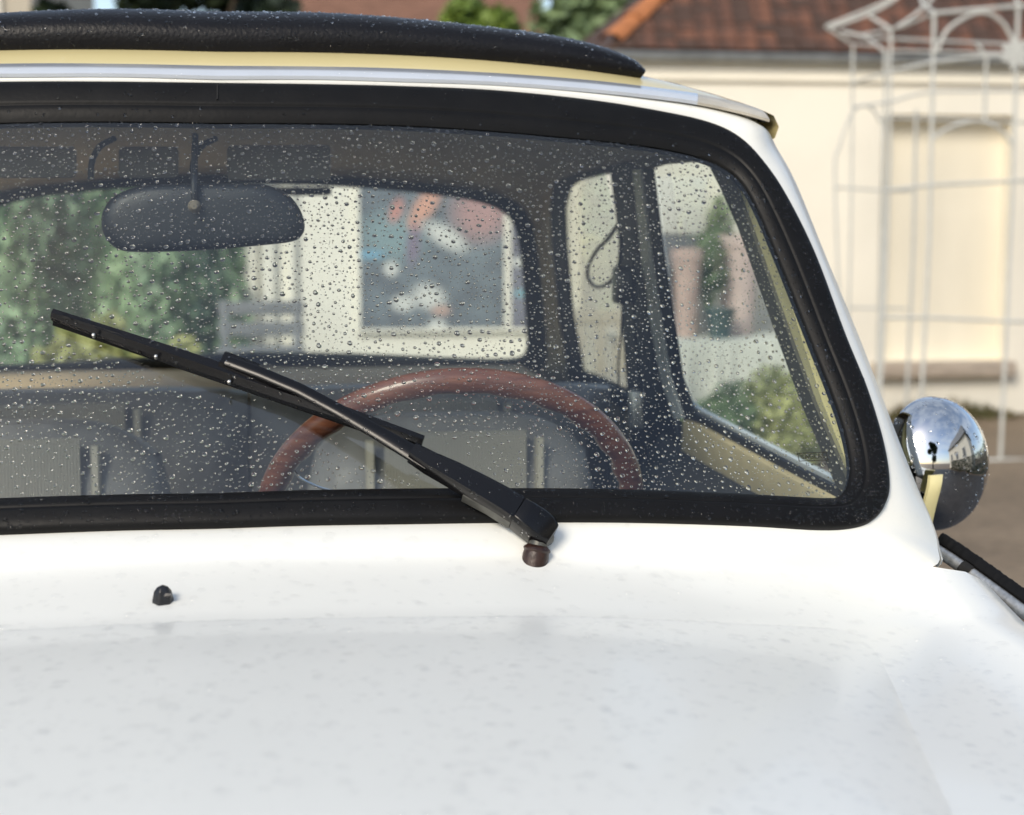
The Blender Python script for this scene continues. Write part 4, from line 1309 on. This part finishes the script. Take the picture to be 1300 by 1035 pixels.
# --- cabin lining
def cabin():
    # headlining: arches between the door tops
    mb = MB(); rows = []
    for y, zc, ze in ((.27, 1.312, 1.262), (.4, 1.328, 1.272), (.7, 1.336, 1.275), (1.0, 1.332, 1.272), (1.3, 1.326, 1.268), (1.55, 1.315, 1.258), (1.70, 1.300, 1.235)):
        row = []
        for k in range(21):
            u = -1 + 2 * k / 20
            x = .575 * u
            row.append(Vector((x, y, zc - (zc - ze) * abs(u) ** 3)))
        rows.append(row)
    mb.loft(rows)
    mb.build('headlining', M['lining'], car)
    # header above the screen, inside
    mb = MB()
    seg = inner_h[:7 * NS]
    seg = mirror(seg[1:])[::-1] + seg
    mb.loft([[p + Vector((0, .012, .02)) for p in seg], [p + Vector((0, .03, .004)) for p in seg], [p + Vector((0, .07, .012)) for p in seg], [p + Vector((0, .1, .03)) for p in seg]])
    mb.build('screen_header', M['lining'], car)
    # A pillars inside
    for s in (1, -1):
        seg = inner_h[6 * NS:16 * NS]
        mb = MB()
        mb.loft([[Vector((s * (p.x + dx), p.y + dy, p.z)) for p in seg] for dx, dy in ((.016, .008), (.026, .03), (.034, .06))])
        mb.build('pillar_lining', M['lining'], car)
    # rear window panel: ring between window outline and cabin outline
    YR0, YR1 = 1.62, 1.50
    def rw(px, py):
        # raked rear plane
        return at_plane(px, py, (0, 1.80, 1.08), Vector((0, 1, .36)).normalized())
    gl = [(322, 233), (400, 234.5), (465, 238), (540, 245), (600, 254), (636, 267), (653, 288), (661, 325), (666, 380), (669, 425), (668, 447), (655, 457), (600, 457.5), (465, 452), (322, 449)]
    bo = [(322, 221), (402, 222), (470, 226), (546, 233), (610, 241), (652, 255), (673, 280), (682, 322), (688, 380), (692, 428), (693, 456), (676, 472), (600, 471), (465, 466), (322, 463)]
    G = [rw(*p) for p in gl]; Bq = [rw(*p) for p in bo]
    cx = 0.0
    G[0].x = Bq[0].x = G[-1].x = Bq[-1].x = 0
    G, Bq = cr(G, 4), cr(Bq, 4)
    G, Bq = ring(G), ring(Bq)
    nn = Vector((0, -1, -.36)).normalized()
    mb = MB(); mb.add(G, [tuple(range(len(G)))])
    w = mb.build('rear_window', M['rear_glass'], car, smooth=False)
    mb = MB(); mb.loft([[p for p in G], [p + nn * .008 for p in G], [a.lerp(b, .5) + nn * .012 for a, b in zip(G, Bq)], [p + nn * .006 for p in Bq], [p - nn * .002 for p in Bq]], closed=True)
    mb.build('rear_window_seal', M['rubber_dry'], w)
    out = []
    for p in Bq:
        q = Vector((p.x * 1.28, p.y, p.z))
        c = Vector((0, 1.80, 1.08)); d = (p - c)
        o_ = c + Vector((d.x * 1.22, d.y * 1.5 - .03, d.z * 1.55))
        lim = .655 - (o_.z - .90) * .245 - .004 if o_.z > .9 else .64
        o_.x = max(-lim, min(lim, o_.x))
        out.append(o_)
    mb = MB(); mb.loft([[p + nn * .002 for p in Bq], out], closed=True)
    mb.build('rear_panel', M['lining'], car)
    mb = MB(); mb.loft([[p - nn * .012 for p in G], [p - nn * .02 + Vector((0, .01, 0)) for p in Bq], [p + Vector((0, .03, 0)) for p in out], [Vector((p.x * 1.02, p.y + .02 if p.z > 1.0 else p.y + .2, p.z - .02 if p.z > 1.0 else p.z - .5)) for p in out]], closed=True)
    mb.build('tail_panel', M['paint'], car)
    # parcel shelf
    mb = MB(); mb.box((0, 1.56, .885), (1.1, .58, .03)); mb.build('parcel_shelf', M['shelf'], car, bevel=.008)
    # floor and dash
    mb = MB(); mb.box((0, .85, .22), (1.2, 1.7, .03)); mb.build('cabin_floor', M['dark_trim'], car, smooth=False)
    mb = MB(); mb.box((0, .12, .82), (1.2, .22, .10)); mb.build('dashboard', M['dark_trim'], car, bevel=.02)
    mb = MB(); mb.box((0, .03, .6), (1.22, .03, .6)); mb.build('bulkhead', M['dark_trim'], car, smooth=False)
    # small dark blind rod at the top of the rear window
    a, b = at_y(335, 243, 1.40), at_y(421, 243, 1.40)
    mb = MB(); mb.tube([a, b - Vector((.006, 0, 0)), b], [.008, .008, .005], 12); mb.build('blind_rod', M['plastic'], car)
    # sun visors and roof catches
    for (xa, ya, xb, yb) in ((150, 186, 226, 226), (288, 184, 420, 229), (-120, 186, 96, 226)):
        P = [at_y(x, y, .42) for x, y in ((xa, ya), (xb, ya), (xb, yb), (xa, yb))]
        mb = MB(); extrude_poly(mb, P, (0, .014, 0)); mb.build('sun_visor', M['visor'], car, bevel=.005)
    for px in (117, 246):
        mb = MB(); P = cr([at_y(px + 28, 176, .40), at_y(px + 10, 186, .38), at_y(px, 205, .37), at_y(px - 2, 228, .37)], 4)
        mb.tube(P, .0035, 8); mb.build('roof_catch', M['dark_trim'], car)
cabin()

# --- interior mirror
def inner_mirror():
    Y = .235
    t = empty('rear_view_mirror', at_y(257, 278, Y), None, None)
    t.parent = car; t.matrix_parent_inverse = car.matrix_world.inverted()
    bpy.context.view_layer.update()
    pts = [(127, 284), (129, 269), (141, 251), (166, 239), (200, 234), (255, 233), (315, 233), (343, 236), (366, 247), (381, 266), (387, 285), (384, 298), (371, 307), (330, 312), (257, 318), (180, 320.5), (152, 318), (138, 309), (130, 297)]
    P = [at_y(x, y, Y) for x, y in pts]
    P = cr(P + [P[0]], 4)[:-1]
    c = at_y(257, 280, Y)
    rows = [[c + (p - c) * k + Vector((0, d, 0)) for p in P] for k, d in ((.02, -.008), (.55, -.0075), (.82, -.006), (.93, -.003), (.985, .003), (1.0, .010), (.985, .018), (.95, .02))]
    mb = MB(); mb.loft(rows, closed=True); mb.build('mirror_shell', M['mirror_back'], t, angle=60)
    mb = MB(); q = [c + (p - c) * .95 + Vector((0, .0195, 0)) for p in P]; mb.add(q, [tuple(range(len(q)))]); mb.build('mirror_glass', M['chrome'], t, smooth=False)
    k = at_y(247, 262, Y - .012)
    mb = MB(); mb.tube([k, k + Vector((0, -.008, 0)), k + Vector((0, -.011, 0))], [.0068, .006, .003], 14); mb.build('knob', M['knob'], t)
    mb = MB(); mb.tube(cr([k + Vector((0, .0, 0)), at_y(247, 232, Y - .012), at_y(247, 200, Y + .03), at_y(248, 172, Y + .06)], 4), .0035, 8); mb.build('stalk', M['mirror_back'], t)
inner_mirror()

# --- steering wheel
def wheel():
    c = at_y(573, 656, .25)
    t = empty('steering_wheel', c, None, None)
    t.parent = car; t.matrix_parent_inverse = car.matrix_world.inverted()
    bpy.context.view_layer.update()
    phi = R(36)
    u = Vector((0, -math.sin(phi), math.cos(phi))); x = Vector((1, 0, 0)); nn = Vector((0, math.cos(phi), math.sin(phi)))
    Rm = .194
    n = 96; rows = []
    for k in range(n):
        a = 2 * math.pi * k / n
        d = x * math.cos(a) + u * math.sin(a)
        grip = .0022 * math.cos(a * 26) 
        row = []
        for j in range(14):
            b = 2 * math.pi * j / 14
            inward = max(0, -math.cos(b))
            r = .0135
            row.append(c + d * (Rm + math.cos(b) * r + inward * grip) + nn * math.sin(b) * r * .95)
        rows.append(row)
    rows.append(rows[0])
    mb = MB(); mb.loft(rows, closed=True); mb.build('wheel_rim', M['wood'], t, angle=80)
    for ang in (90, 205, 335):
        a = R(ang); d = x * math.cos(a) + u * math.sin(a); w = d.cross(nn)
        P = [c + d * .03 - nn * .03, c + d * .09 - nn * .025, c + d * .14 - nn * .01, c + d * .186]
        if ang == 90: continue
        mb = MB(); mb.sweep(cr(P, 4), [(-.018, -.0015), (.018, -.0015), (.018, .0015), (-.018, .0015)], w, nn); mb.build('spoke', M['alloy'], t)
    mb = MB(); mb.tube([c - nn * .045, c - nn * .03, c - nn * .012, c - nn * .008], [.03, .04, .038, .02], 20); mb.build('hub', M['plastic'], t)
    mb = MB(); mb.tube([c - nn * .03, c - nn * .30], .02, 12); mb.build('steering_column', M['plastic'], t)
    # bright rim of the instrument cowl behind the wheel
    mb = MB(); P = [at_y(px, py, .20) for px, py in ((372, 596), (380, 606), (394, 614), (412, 621), (432, 626), (455, 632))]
    mb.tube(cr(P, 5), .0016, 6); mb.build('cowl_rim', M['chrome'], t)
wheel()

# --- seats
def seat(name, cx, y, ztop, half, panel, label, rear=False):
    t = empty(name, (cx, y, .3), None, None)
    t.parent = car; t.matrix_parent_inverse = car.matrix_world.inverted()
    bpy.context.view_layer.update()
    if label: t['label'] = label
    H = .52
    def pt(u, v, d=0):
        # u in -1..1 across, v 0..1 up
        zz = ztop - H + v * H
        wv = half * (1 - (0 if rear else .12) * max(0, v - .6) ** 2 * 6)
        # front of seat back faces +y (towards the rear) for the front seats seen from ahead
        return Vector((cx + u * wv, y + (1 - v) * -.02 + d, zz))
    mb = MB(); rows = []
    nV, nU = 14, 28
    for i in range(nV + 1):
        v = i / nV
        row = []
        for j in range(nU + 1):
            u = -1 + 2 * j / nU
            # top edge rounded towards the shoulders
            topdrop = (.008 if rear else .05) * abs(u) ** 4
            p = pt(u, v)
            p.z -= topdrop * v
            edge = max(abs(u) ** 8, (v ** 14))
            p.y += .05 * edge
            row.append(p)
        rows.append(row)
    rows2 = [[p + Vector((0, .11, -.01)) if not rear else p + Vector((0, .06, 0)) for p in r] for r in rows]
    mb.loft(rows)
    mb.loft([rows[-1], [p + Vector((0, .03, .004)) for p in rows[-1]], rows2[-1]])
    mb.loft([[r[0] for r in rows], [r[0] for r in rows2]]); mb.loft([[r[-1] for r in rows], [r[-1] for r in rows2]])
    mb.loft(rows2, flip=True)
    mb.build('backrest', M['vinyl'], t)
    mb = MB(); rows = []
    for i in range(9):
        v = i / 8 * .985
        rows.append([Vector((cx + k * panel, y - .008 - (1 - v) * .02 - .004 * (1 - k * k), ztop - H + v * H - .012)) for k in np.linspace(-1, 1, 13)])
    mb.loft(rows)
    ed = rows[-1]
    mb.loft([ed, [p + Vector((0, .012, .006)) for p in ed]])
    o = mb.build('cloth_panel', M['cord'], t)
    for sgn in (-1, 1):
        mb = MB(); X = cx + sgn * (panel + .019)
        mb.sweep([Vector((X, y - .004 - (1 - v) * .02, ztop - H + v * H - .016)) for v in np.linspace(0, .985, 10)], [(-.0065, -.004), (-.004, .006), (.004, .006), (.0065, -.004)], Vector((1, 0, 0)), Vector((0, -1, 0)))
        mb.build('piping', M['piping'], t)
    if not rear:
        mb = MB(); mb.box((cx, y + .2, .42), (half * 1.9, .45, .14)); mb.build('seat_cushion', M['vinyl'], t, bevel=.03)
seat('front_seat', .292, .74, .922, .215, .098, 'driver seat with a striped cloth centre')
seat('front_seat', -.308, .74, .922, .215, .098, 'passenger seat with a striped cloth centre')
def rear_seat():
    seat('rear_seat', .305, 1.17, .921, .303, .10, None, True)
    seat('rear_seat', -.305, 1.17, .921, .303, .11, None, True)
rear_seat()

# --- wiper
def wiper():
    t = empty('wiper', at_y(680, 706, -.02), None, None)
    t.parent = car; t.matrix_parent_inverse = car.matrix_world.inverted()
    bpy.context.view_layer.update()
    def S(px, py, h):
        p = at_s(px, py)
        # lift along the surface normal, keeping the pixel line
        return at_s(px, py, -h * 1.22)
    n0 = s_normal(.2)
    def section_sweep(mb, pts, secs, h):
        P = [S(x, y, h) if not isinstance(h, list) else S(x, y, h[i]) for i, (x, y) in enumerate(pts)]
        D = (P[-1] - P[0]).normalized()
        sidev = [s_normal(p.x).cross(D).normalized() for p in P]
        sidev = [v if v.z > 0 else -v for v in sidev]
        ups = [s_normal(p.x) for p in P]
        mb.sweep(P, secs, sidev, ups)
        return P
    k = 1 / 1400.0
    tip, end = (70, 406), (536, 566)
    line = lambda u: (tip[0] + (end[0] - tip[0]) * u, tip[1] + (end[1] - tip[1]) * u)
    us = np.linspace(0, 1, 15)
    bl = [line(u) for u in us]
    # rubber squeegee
    mb = MB(); section_sweep(mb, bl, [(-.006, -.001), (-.003, .004), (-.005, .006), (-.005, .008), (.002, .008), (.002, .006), (.0005, .004), (-.0035, -.001)], .002)
    mb.build('blade_rubber', M['rubber'], t)
    # spine, tapering to the ends
    secs = []
    for u in us:
        q = .55 + .45 * min(1, min(u, 1 - u) / .35)
        secs.append([(-.0095 * q, .007), (-.0095 * q, .011 + .003 * q), (-.004 * q, .013 + .006 * q), (.004 * q, .013 + .006 * q), (.0065 * q, .011 + .003 * q), (.0065 * q, .007)])
    mb = MB(); section_sweep(mb, bl, secs, .002)
    sp = mb.build('blade_spine', M['wiper'], t, angle=35)
    # upper lip of the spine, a thin wavy rail
    r = random.Random(2)
    mb = MB()
    P = [S(x, y - 8 - 4 * math.sin(math.pi * u), .018) for (x, y), u in zip([line(u) for u in np.linspace(.02, .52, 60)], np.linspace(.02, .52, 60))]
    mb.tube(P, [.0018 + .0012 * r.random() for _ in P], 6); mb.build('spine_edge', M['wiper'], t)
    # rivets
    for u in (.10, .27, .47):
        p = S(*[a + b for a, b in zip(line(u), (2, 3))], .021)
        mb = MB(); n = s_normal(p.x); mb.tube([p - n * .004, p + n * .0004, p + n * .001], [.0016, .0016, .0006], 8); mb.build('rivet', M['dull_chrome'], t)
    # saddle
    mb = MB()
    section_sweep(mb, [(283, 468), (300, 474), (326, 484)], [(-.009, .004), (-.0085, .018), (-.005, .021), (.005, .021), (.0085, .018), (.009, .004)], .003)
    mb.build('saddle', M['wiper'], t, angle=30)
    # arm: thin blade-side strip, then the broad channel, then the head
    mb = MB()
    arm = [(288, 459), (330, 474), (380, 495), (429, 521), (480, 550), (521, 574), (545, 587)]
    hs = [.022, .024, .026, .028, .030, .032, .033]
    section_sweep(mb, arm, [[(-w, -.002), (-w, .002), (-w * .6, .0035), (w * .6, .0035), (w, .002), (w, -.002)] for w in (.0055, .0058, .0058, .006, .0065, .0075, .0088)], hs)
    mb.build('arm_strip', M['wiper'], t, angle=35)
    mb = MB()
    arm2 = [(523, 573), (545, 586), (575, 601), (610, 620), (640, 637), (657, 648)]
    ws = [.0070, .0084, .0100, .0113, .0121, .0126]
    section_sweep(mb, arm2, [[(-w, -.010), (-w, .003), (-w + .002, .0062), (w - .003, .0072), (w, .005), (w, -.010)] for w in ws], [.034, .034, .034, .033, .032, .031])
    mb.build('arm_channel', M['wiper'], t, angle=35)
    # worn grey underside edge of the channel
    mb = MB()
    section_sweep(mb, [(590, 626), (622, 643), (650, 661)], [[(-.004, -.010), (-.004, .002), (.003, .003), (.003, -.010)]] * 3, [.026, .026, .026])
    mb.build('spring_cover', M['wiper_grey'], t, angle=35)
    # head
    mb = MB()
    hd = [(658, 648), (670, 656), (684, 666), (694, 674), (701, 681)]
    hw = [.0126, .0136, .0142, .0137, .0108]
    section_sweep(mb, hd, [[(-w, -.016), (-w, .002), (-w + .003, .0065), (w - .003, .0075), (w, .004), (w, -.016)] for w in hw], [.032, .032, .030, .027, .024])
    mb.build('arm_head', M['wiper'], t, angle=35, bevel=.001)
    mb = MB()
    hp = at_y(688, 686, -.034); bp = at_y(680, 706, -.045)
    ax = ((hp - bp).normalized() + Vector((0, -.3, 1)) * 1.2).normalized()
    mb.tube([bp + ax * .006, bp + ax * .013, hp + ax * .004], [.0080, .0088, .0108], 16)
    mb.build('arm_boss', M['wiper_grey'], t)
    mb = MB()
    mb.tube([bp - ax * .010, bp + ax * .001, bp + ax * .004, bp + ax * .006, bp + ax * .0075, bp + ax * .010], [.0118, .0118, .0112, .0125, .0118, .0085], 24)
    mb.build('spindle', M['rust'], t)
wiper()

# --- washer jet
def jet():
    # foot on the scuttle
    d = ray(207, 764); tt = 1.2
    best = None
    xs = np.array([p.x for p in crease]); yv = np.array([p.y for p in crease]); zv = np.array([p.z for p in crease])
    for k in range(400):
        P = CAM + d * (1.15 + k * .001)
        q = Vector((P.x, float(np.interp(P.x, xs, yv)), float(np.interp(P.x, xs, zv))))
        t_ = q.y - P.y
        if t_ < 0 or t_ > .3: continue
        z = deck_fn(q, t_).z
        if P.z < z:
            best = P; break
    p = best if best is not None else at_y(207, 764, -.11)
    rows = []
    for rr, z, sh in ((.0088, -.004, 0), (.0088, .002, 0), (.0082, .0045, 0), (.0072, .009, -.0005), (.0045, .0125, -.001), (.0012, .0138, -.001)):
        rows.append([p + Vector((math.cos(R(60 * k + 12)) * rr, math.sin(R(60 * k + 12)) * rr + sh, z)) for k in range(6)])
    mb = MB(); mb.loft(rows, closed=True, cap=True)
    j = mb.build('washer_jet', M['plastic'], car, angle=25, bevel=.0008)
    mb = MB(); q = p + Vector((.006, -.004, .006)); mb.tube([q - Vector((.004, 0, 0)), q + Vector((.0012, -.001, .0005))], [.0032, .0024], 8); mb.build('nozzle', M['plastic'], j)
jet()

# --- wheels, simple but complete
def road_wheels():
    for x, y in ((.60, -.35), (-.60, -.35), (.60, 1.68), (-.60, 1.68)):
        t = empty('wheel', (x, y, .25), None, None)
        t.parent = car; t.matrix_parent_inverse = car.matrix_world.inverted()
        bpy.context.view_layer.update()
        rows = []
        for rr, dx in ((.13, -.06), (.2, -.07), (.24, -.06), (.25, -.04), (.25, .04), (.24, .06), (.2, .07), (.13, .06)):
            rows.append([Vector((x + dx, y + math.cos(2 * math.pi * k / 32) * rr, .25 + math.sin(2 * math.pi * k / 32) * rr)) for k in range(32)])
        mb = MB(); mb.loft(rows, closed=True); mb.build('tyre', M['tyre'], t)
        mb = MB(); rows = []
        for rr, dx in ((.131, -.05), (.131, .05), (.12, .055), (.11, .03), (.05, .035), (.045, .05), (.001, .052)):
            rows.append([Vector((x + dx * (1 if x > 0 else -1), y + math.cos(2 * math.pi * k / 32) * rr, .25 + math.sin(2 * math.pi * k / 32) * rr)) for k in range(32)])
        mb.loft(rows, closed=True); mb.build('rim', M['bright'], t)
road_wheels()

# ================================================================== RAIN
def drop_template(nseg=10, bead=.5, flat_back=True):
    prof = [(1.0, 0.0), (.985, .14), (.90, .42), (.70, .72), (.38, .93)]
    vs = []
    for rr, h in prof:
        for k in range(nseg):
            a = 2 * math.pi * k / nseg
            vs.append((rr * math.cos(a), rr * math.sin(a), h))
    vs.append((0, 0, 1.0))
    fs = []
    for i in range(len(prof) - 1):
        for k in range(nseg):
            k2 = (k + 1) % nseg
            fs.append((i * nseg + k, i * nseg + k2, (i + 1) * nseg + k2)); fs.append((i * nseg + k, (i + 1) * nseg + k2, (i + 1) * nseg + k))
    l = (len(prof) - 1) * nseg; top = len(vs) - 1
    for k in range(nseg):
        fs.append((l + k, l + (k + 1) % nseg, top))
    if flat_back:
        vs.append((0, 0, 0)); b = len(vs) - 1
        for k in range(nseg):
            fs.append(((k + 1) % nseg, k, b))
    return np.array(vs), np.array(fs)
def drops(name, P, Nn, rad, hgt, m, label, U=None, stretch=None, nseg=10, seed=1, wob=.12):
    """one mesh of many separate drops: centre, normal, radius, height ratio"""
    T, F = drop_template(nseg, flat_back=(m is M['water']))
    rr = np.random.default_rng(seed)
    n = len(P)
    P = np.array([tuple(p) for p in P]); Nn = np.array([tuple(p) for p in Nn])
    Nn /= np.linalg.norm(Nn, axis=1, keepdims=True)
    down = np.array([0, 0, -1.0])
    V = down - Nn * (Nn @ down)[:, None]
    ln = np.linalg.norm(V, axis=1, keepdims=True)
    V = np.where(ln > 1e-3, V / np.maximum(ln, 1e-6), np.array([0, -1.0, 0]))
    U_ = np.cross(V, Nn)
    rad = np.asarray(rad); hgt = np.asarray(hgt)
    st = np.ones(n) if stretch is None else np.asarray(stretch)
    # uneven outline per drop
    ang = np.arctan2(T[:, 1], T[:, 0])
    w = np.ones((n, len(T)))
    for h in (2, 3):
        w += rr.normal(0, wob / h, (n, 1)) * np.cos(h * ang[None, :] + rr.uniform(0, 6.28, (n, 1)))
    a = T[None, :, 0] * rad[:, None] * w
    b = T[None, :, 1] * rad[:, None] * w * st[:, None]
    c = T[None, :, 2] * (rad * hgt)[:, None]
    X = P[:, None, :] + U_[:, None, :] * a[..., None] + V[:, None, :] * b[..., None] + Nn[:, None, :] * c[..., None]
    X = X.reshape(-1, 3).astype(np.float32)
    FF = (F[None] + (np.arange(n) * len(T))[:, None, None]).reshape(-1, 3).astype(np.int32)
    me = bpy.data.meshes.new(name)
    me.vertices.add(len(X)); me.vertices.foreach_set('co', X.ravel())
    me.loops.add(FF.size); me.loops.foreach_set('vertex_index', FF.ravel())
    me.polygons.add(len(FF)); me.polygons.foreach_set('loop_start', np.arange(0, FF.size, 3, dtype=np.int32)); me.polygons.foreach_set('loop_total', np.full(len(FF), 3, dtype=np.int32))
    me.update(calc_edges=True)
    me.shade_smooth()
    me.set_sharp_from_angle(angle=R(70))
    me.materials.append(m)
    o = bpy.data.objects.new(name, me); COL.objects.link(o)
    tag(o, label, 'raindrops', kind='stuff')
    return o
def scatter2d(test, box, n, rfun, seed, gap=1.15):
    """dart throwing in pixel-like units with a grid; larger drops first"""
    rr = random.Random(seed)
    rs = sorted([rfun(rr) for _ in range(n)], reverse=True)
    cell = 14.0; grid = {}
    out = []
    for r in rs:
        for _ in range(12):
            x = rr.uniform(box[0], box[2]); y = rr.uniform(box[1], box[3])
            if not test(x, y): continue
            gx, gy = int(x // cell), int(y // cell); ok = True
            for i in (-1, 0, 1):
                for j in (-1, 0, 1):
                    for (a, b, q) in grid.get((gx + i, gy + j), ()):
                        if (a - x) ** 2 + (b - y) ** 2 < ((q + r) * gap) ** 2:
                            ok = False; break
                    if not ok: break
                if not ok: break
            if ok:
                grid.setdefault((gx, gy), []).append((x, y, r)); out.append((x, y, r)); break
    return out
def inside(poly, x, y):
    c = False; n = len(poly); j = n - 1
    for i in range(n):
        xi, yi = poly[i]; xj, yj = poly[j]
        if (yi > y) != (yj > y) and x < (xj - xi) * (y - yi) / (yj - yi) + xi:
            c = not c
        j = i
    return c
KPX = 1 / 1420.0
def rain_on_screen():
    # work on the glass itself: u = metres across, v = metres up the slope, in millimetre-like units
    poly = [(p.x * 1420, p.z * 1420) for p in inner_r[::2]]
    tipP, endP = at_s(70, 406), at_s(536, 566)
    def test(x, z):
        if not inside(poly, x, z): return False
        X, Z = x / 1420, z / 1420
        # strip just wiped clean below the blade
        u = (X - tipP.x) / (endP.x - tipP.x)
        if -.02 < u < 1.15:
            zl = tipP.z + (endP.z - tipP.z) * u
            d = zl - Z
            if -.012 < d < .012 + .020 * min(1, max(0, u + .1) * 1.2) and rng.random() < .93: return False
        return True
    def rf(r):
        q = r.random()
        if q < .46: return r.uniform(.6, 1.1)
        if q < .80: return r.uniform(1.1, 2.0)
        if q < .96: return r.uniform(2.0, 3.2)
        return r.uniform(3.2, 4.8)
    xs = [p[0] for p in poly]; zs = [p[1] for p in poly]
    D = scatter2d(test, (-420, min(zs), max(xs), max(zs)), 13500, rf, 77)
    P, Nn, rad, hg, st = [], [], [], [], []
    rr = random.Random(3)
    for x, z, r in D:
        X, Z = x / 1420, z / 1420
        n = s_normal(X)
        P.append(Vector((X, ys(X, Z), Z)) + n * .0004); Nn.append(n)
        rad.append(r * KPX * .84); hg.append(rr.uniform(.5, .75)); st.append(rr.uniform(.8, 1.15))
    drops('raindrops', P, Nn, rad, hg, M['water'], 'raindrops beaded over the windscreen glass', stretch=st, seed=4)
rain_on_screen()
def rain_on_seal():
    rr = random.Random(12)
    n = len(outer_r)
    P, Nn, rad, hg = [], [], [], []
    while len(P) < 3200:
        i = rr.randrange(n); f = rr.random()
        j = (i + 1) % n
        p0, p1 = outer_r[i].lerp(outer_r[j], f), inner_r[i].lerp(inner_r[j], f)
        top = p0.z > 1.24
        if top and rr.random() < .8: continue
        t = rr.choice((rr.uniform(.5, .96), rr.uniform(.42, .9), rr.uniform(.1, .3)))
        h = float(np.interp(t, [.06, .16, .26, .42, .58, .72, .86, .95, 1.0], [.0028, .0048, .0062, .0076, .0086, .0090, .0088, .0078, .0058]))
        nn = (nrm_r[i] + Vector((0, 0, 0))).normalized()
        P.append(p1.lerp(p0, t) + nn * (h - .0003)); Nn.append(nn)
        rad.append(rr.choice((rr.uniform(.8, 1.4), rr.uniform(1.0, 2.2), rr.uniform(1.4, 3.2))) * KPX); hg.append(rr.uniform(.6, .95))
    drops('raindrops', P, Nn, rad, hg, M['water'], 'raindrops clinging to the black rubber seal round the windscreen', seed=5, nseg=9)
rain_on_seal()
def rain_on_objects():
    """drops on the paint, the canvas, the drip rail and the chrome, thrown onto their faces"""
    rr = random.Random(14)
    deps = bpy.context.evaluated_depsgraph_get()
    def faces_of(o):
        me = o.data; mw = o.matrix_world
        out = []
        for p in me.polygons:
            out.append((p.area, [mw @ me.vertices[v].co for v in p.vertices], (mw.to_3x3() @ p.normal).normalized(), [(mw.to_3x3() @ me.vertices[v].normal).normalized() for v in p.vertices]))
        return out
    def throw(o, n, rf, ok, hr, label, m, seed, sink=.0, up=None):
        fs = [f for f in faces_of(o) if ok(f)]
        if not fs: return
        w = [f[0] for f in fs]
        P, Nn, rad, hg = [], [], [], []
        for f in rr.choices(fs, w, k=n):
            vs, ns = f[1], f[3]
            if len(vs) == 4:
                a, b = rr.random(), rr.random()
                p = vs[0].lerp(vs[1], a).lerp(vs[3].lerp(vs[2], a), b)
                q = ns[0].lerp(ns[1], a).lerp(ns[3].lerp(ns[2], a), b)
            else:
                a, b = rr.random(), rr.random()
                if a + b > 1: a, b = 1 - a, 1 - b
                p = vs[0] + (vs[1] - vs[0]) * a + (vs[2] - vs[0]) * b; q = f[2]
            q.normalize()
            if up is not None and q.dot(up) < 0: q = -q
            P.append(p - q * sink); Nn.append(q); rad.append(rf(rr) * KPX); hg.append(rr.uniform(*hr))
        drops('raindrops', P, Nn, rad, hg, m, label, seed=seed, nseg=9, wob=.2)
    byname = {o.name: o for o in bpy.data.objects}
    bpy.context.view_layer.update()
    view = lambda f: (f[1][0] - CAM).dot(f[2]) < 0
    cent = lambda f: sum(f[1], Vector()) / len(f[1])
    UPZ = Vector((0, -.3, 1))
    small = lambda r: r.choice((r.uniform(.6, 1.2), r.uniform(.8, 1.8), r.uniform(1.2, 3.0)))
    big = lambda r: r.choice((r.uniform(.8, 1.6), r.uniform(1.2, 3.2), r.uniform(2.0, 5.5), r.uniform(2.0, 4.0), r.uniform(4, 7.5)))
    throw(byname['bonnet'], 4200, big, lambda f: abs(cent(f).x) < .62 and cent(f).y > -.62, (.22, .36), 'raindrops standing on the white bonnet', M['water_film'], 21, up=UPZ)
    throw(byname['body_shell'], 900, big, lambda f: cent(f).y > -.19 and cent(f).x > -.3 and f[2].z > .75, (.22, .36), 'raindrops on the white scuttle below the windscreen', M['water_film'], 22, up=UPZ)
    throw(byname['body_shell'], 700, big, lambda f: cent(f).y <= -.19 and .5 < cent(f).x < .72 and cent(f).y > -.5, (.22, .36), 'raindrops on the white wing beside the bonnet', M['water_film'], 23, up=UPZ)
    throw(byname['body_shell'], 1100, small, lambda f: cent(f).x > -.3 and f[2].z <= .75 and cent(f).y > -.1, (.25, .4), 'fine raindrops on the white windscreen surround and pillar', M['water_film'], 24, up=Vector((0, -1, .5)))
    throw(byname['canvas_roof'], 2600, small, lambda f: cent(f).y < .47 and cent(f).x > -.3, (.4, .55), 'raindrops on the black canvas roof front', M['water'], 25, up=Vector((0, -1, .8)))
    throw(byname['roof'], 1300, lambda r: small(r) * 1.3, lambda f: cent(f).y < .42 and cent(f).x > -.3, (.35, .5), 'raindrops along the cream roof edge below the canvas', M['water_film'], 26, up=Vector((0, -.5, 1)))
    throw(byname['drip_rail'], 420, lambda r: small(r) * 1.1, lambda f: cent(f).x > -.3, (.3, .5), 'raindrops hanging on the bright drip rail', M['water_film'], 27, up=Vector((0, -1, .5)))
    throw(byname['mirror_shell'], 260, lambda r: small(r) * 1.25, lambda f: True, (.35, .5), 'raindrops on the chrome door mirror', M['water'], 28)
    for nm, k in (('arm_channel', 90), ('arm_head', 40), ('blade_spine', 160), ('arm_strip', 50)):
        throw(byname[nm], k, small, lambda f: True, (.4, .6), 'raindrops on the ' + {'arm_channel': 'broad part of the wiper arm', 'arm_head': 'head of the wiper arm', 'blade_spine': 'long spine of the wiper blade', 'arm_strip': 'thin strip of the wiper arm'}[nm], M['water'], 30 + k, up=Vector((0, -1, .6)))
rain_on_objects()
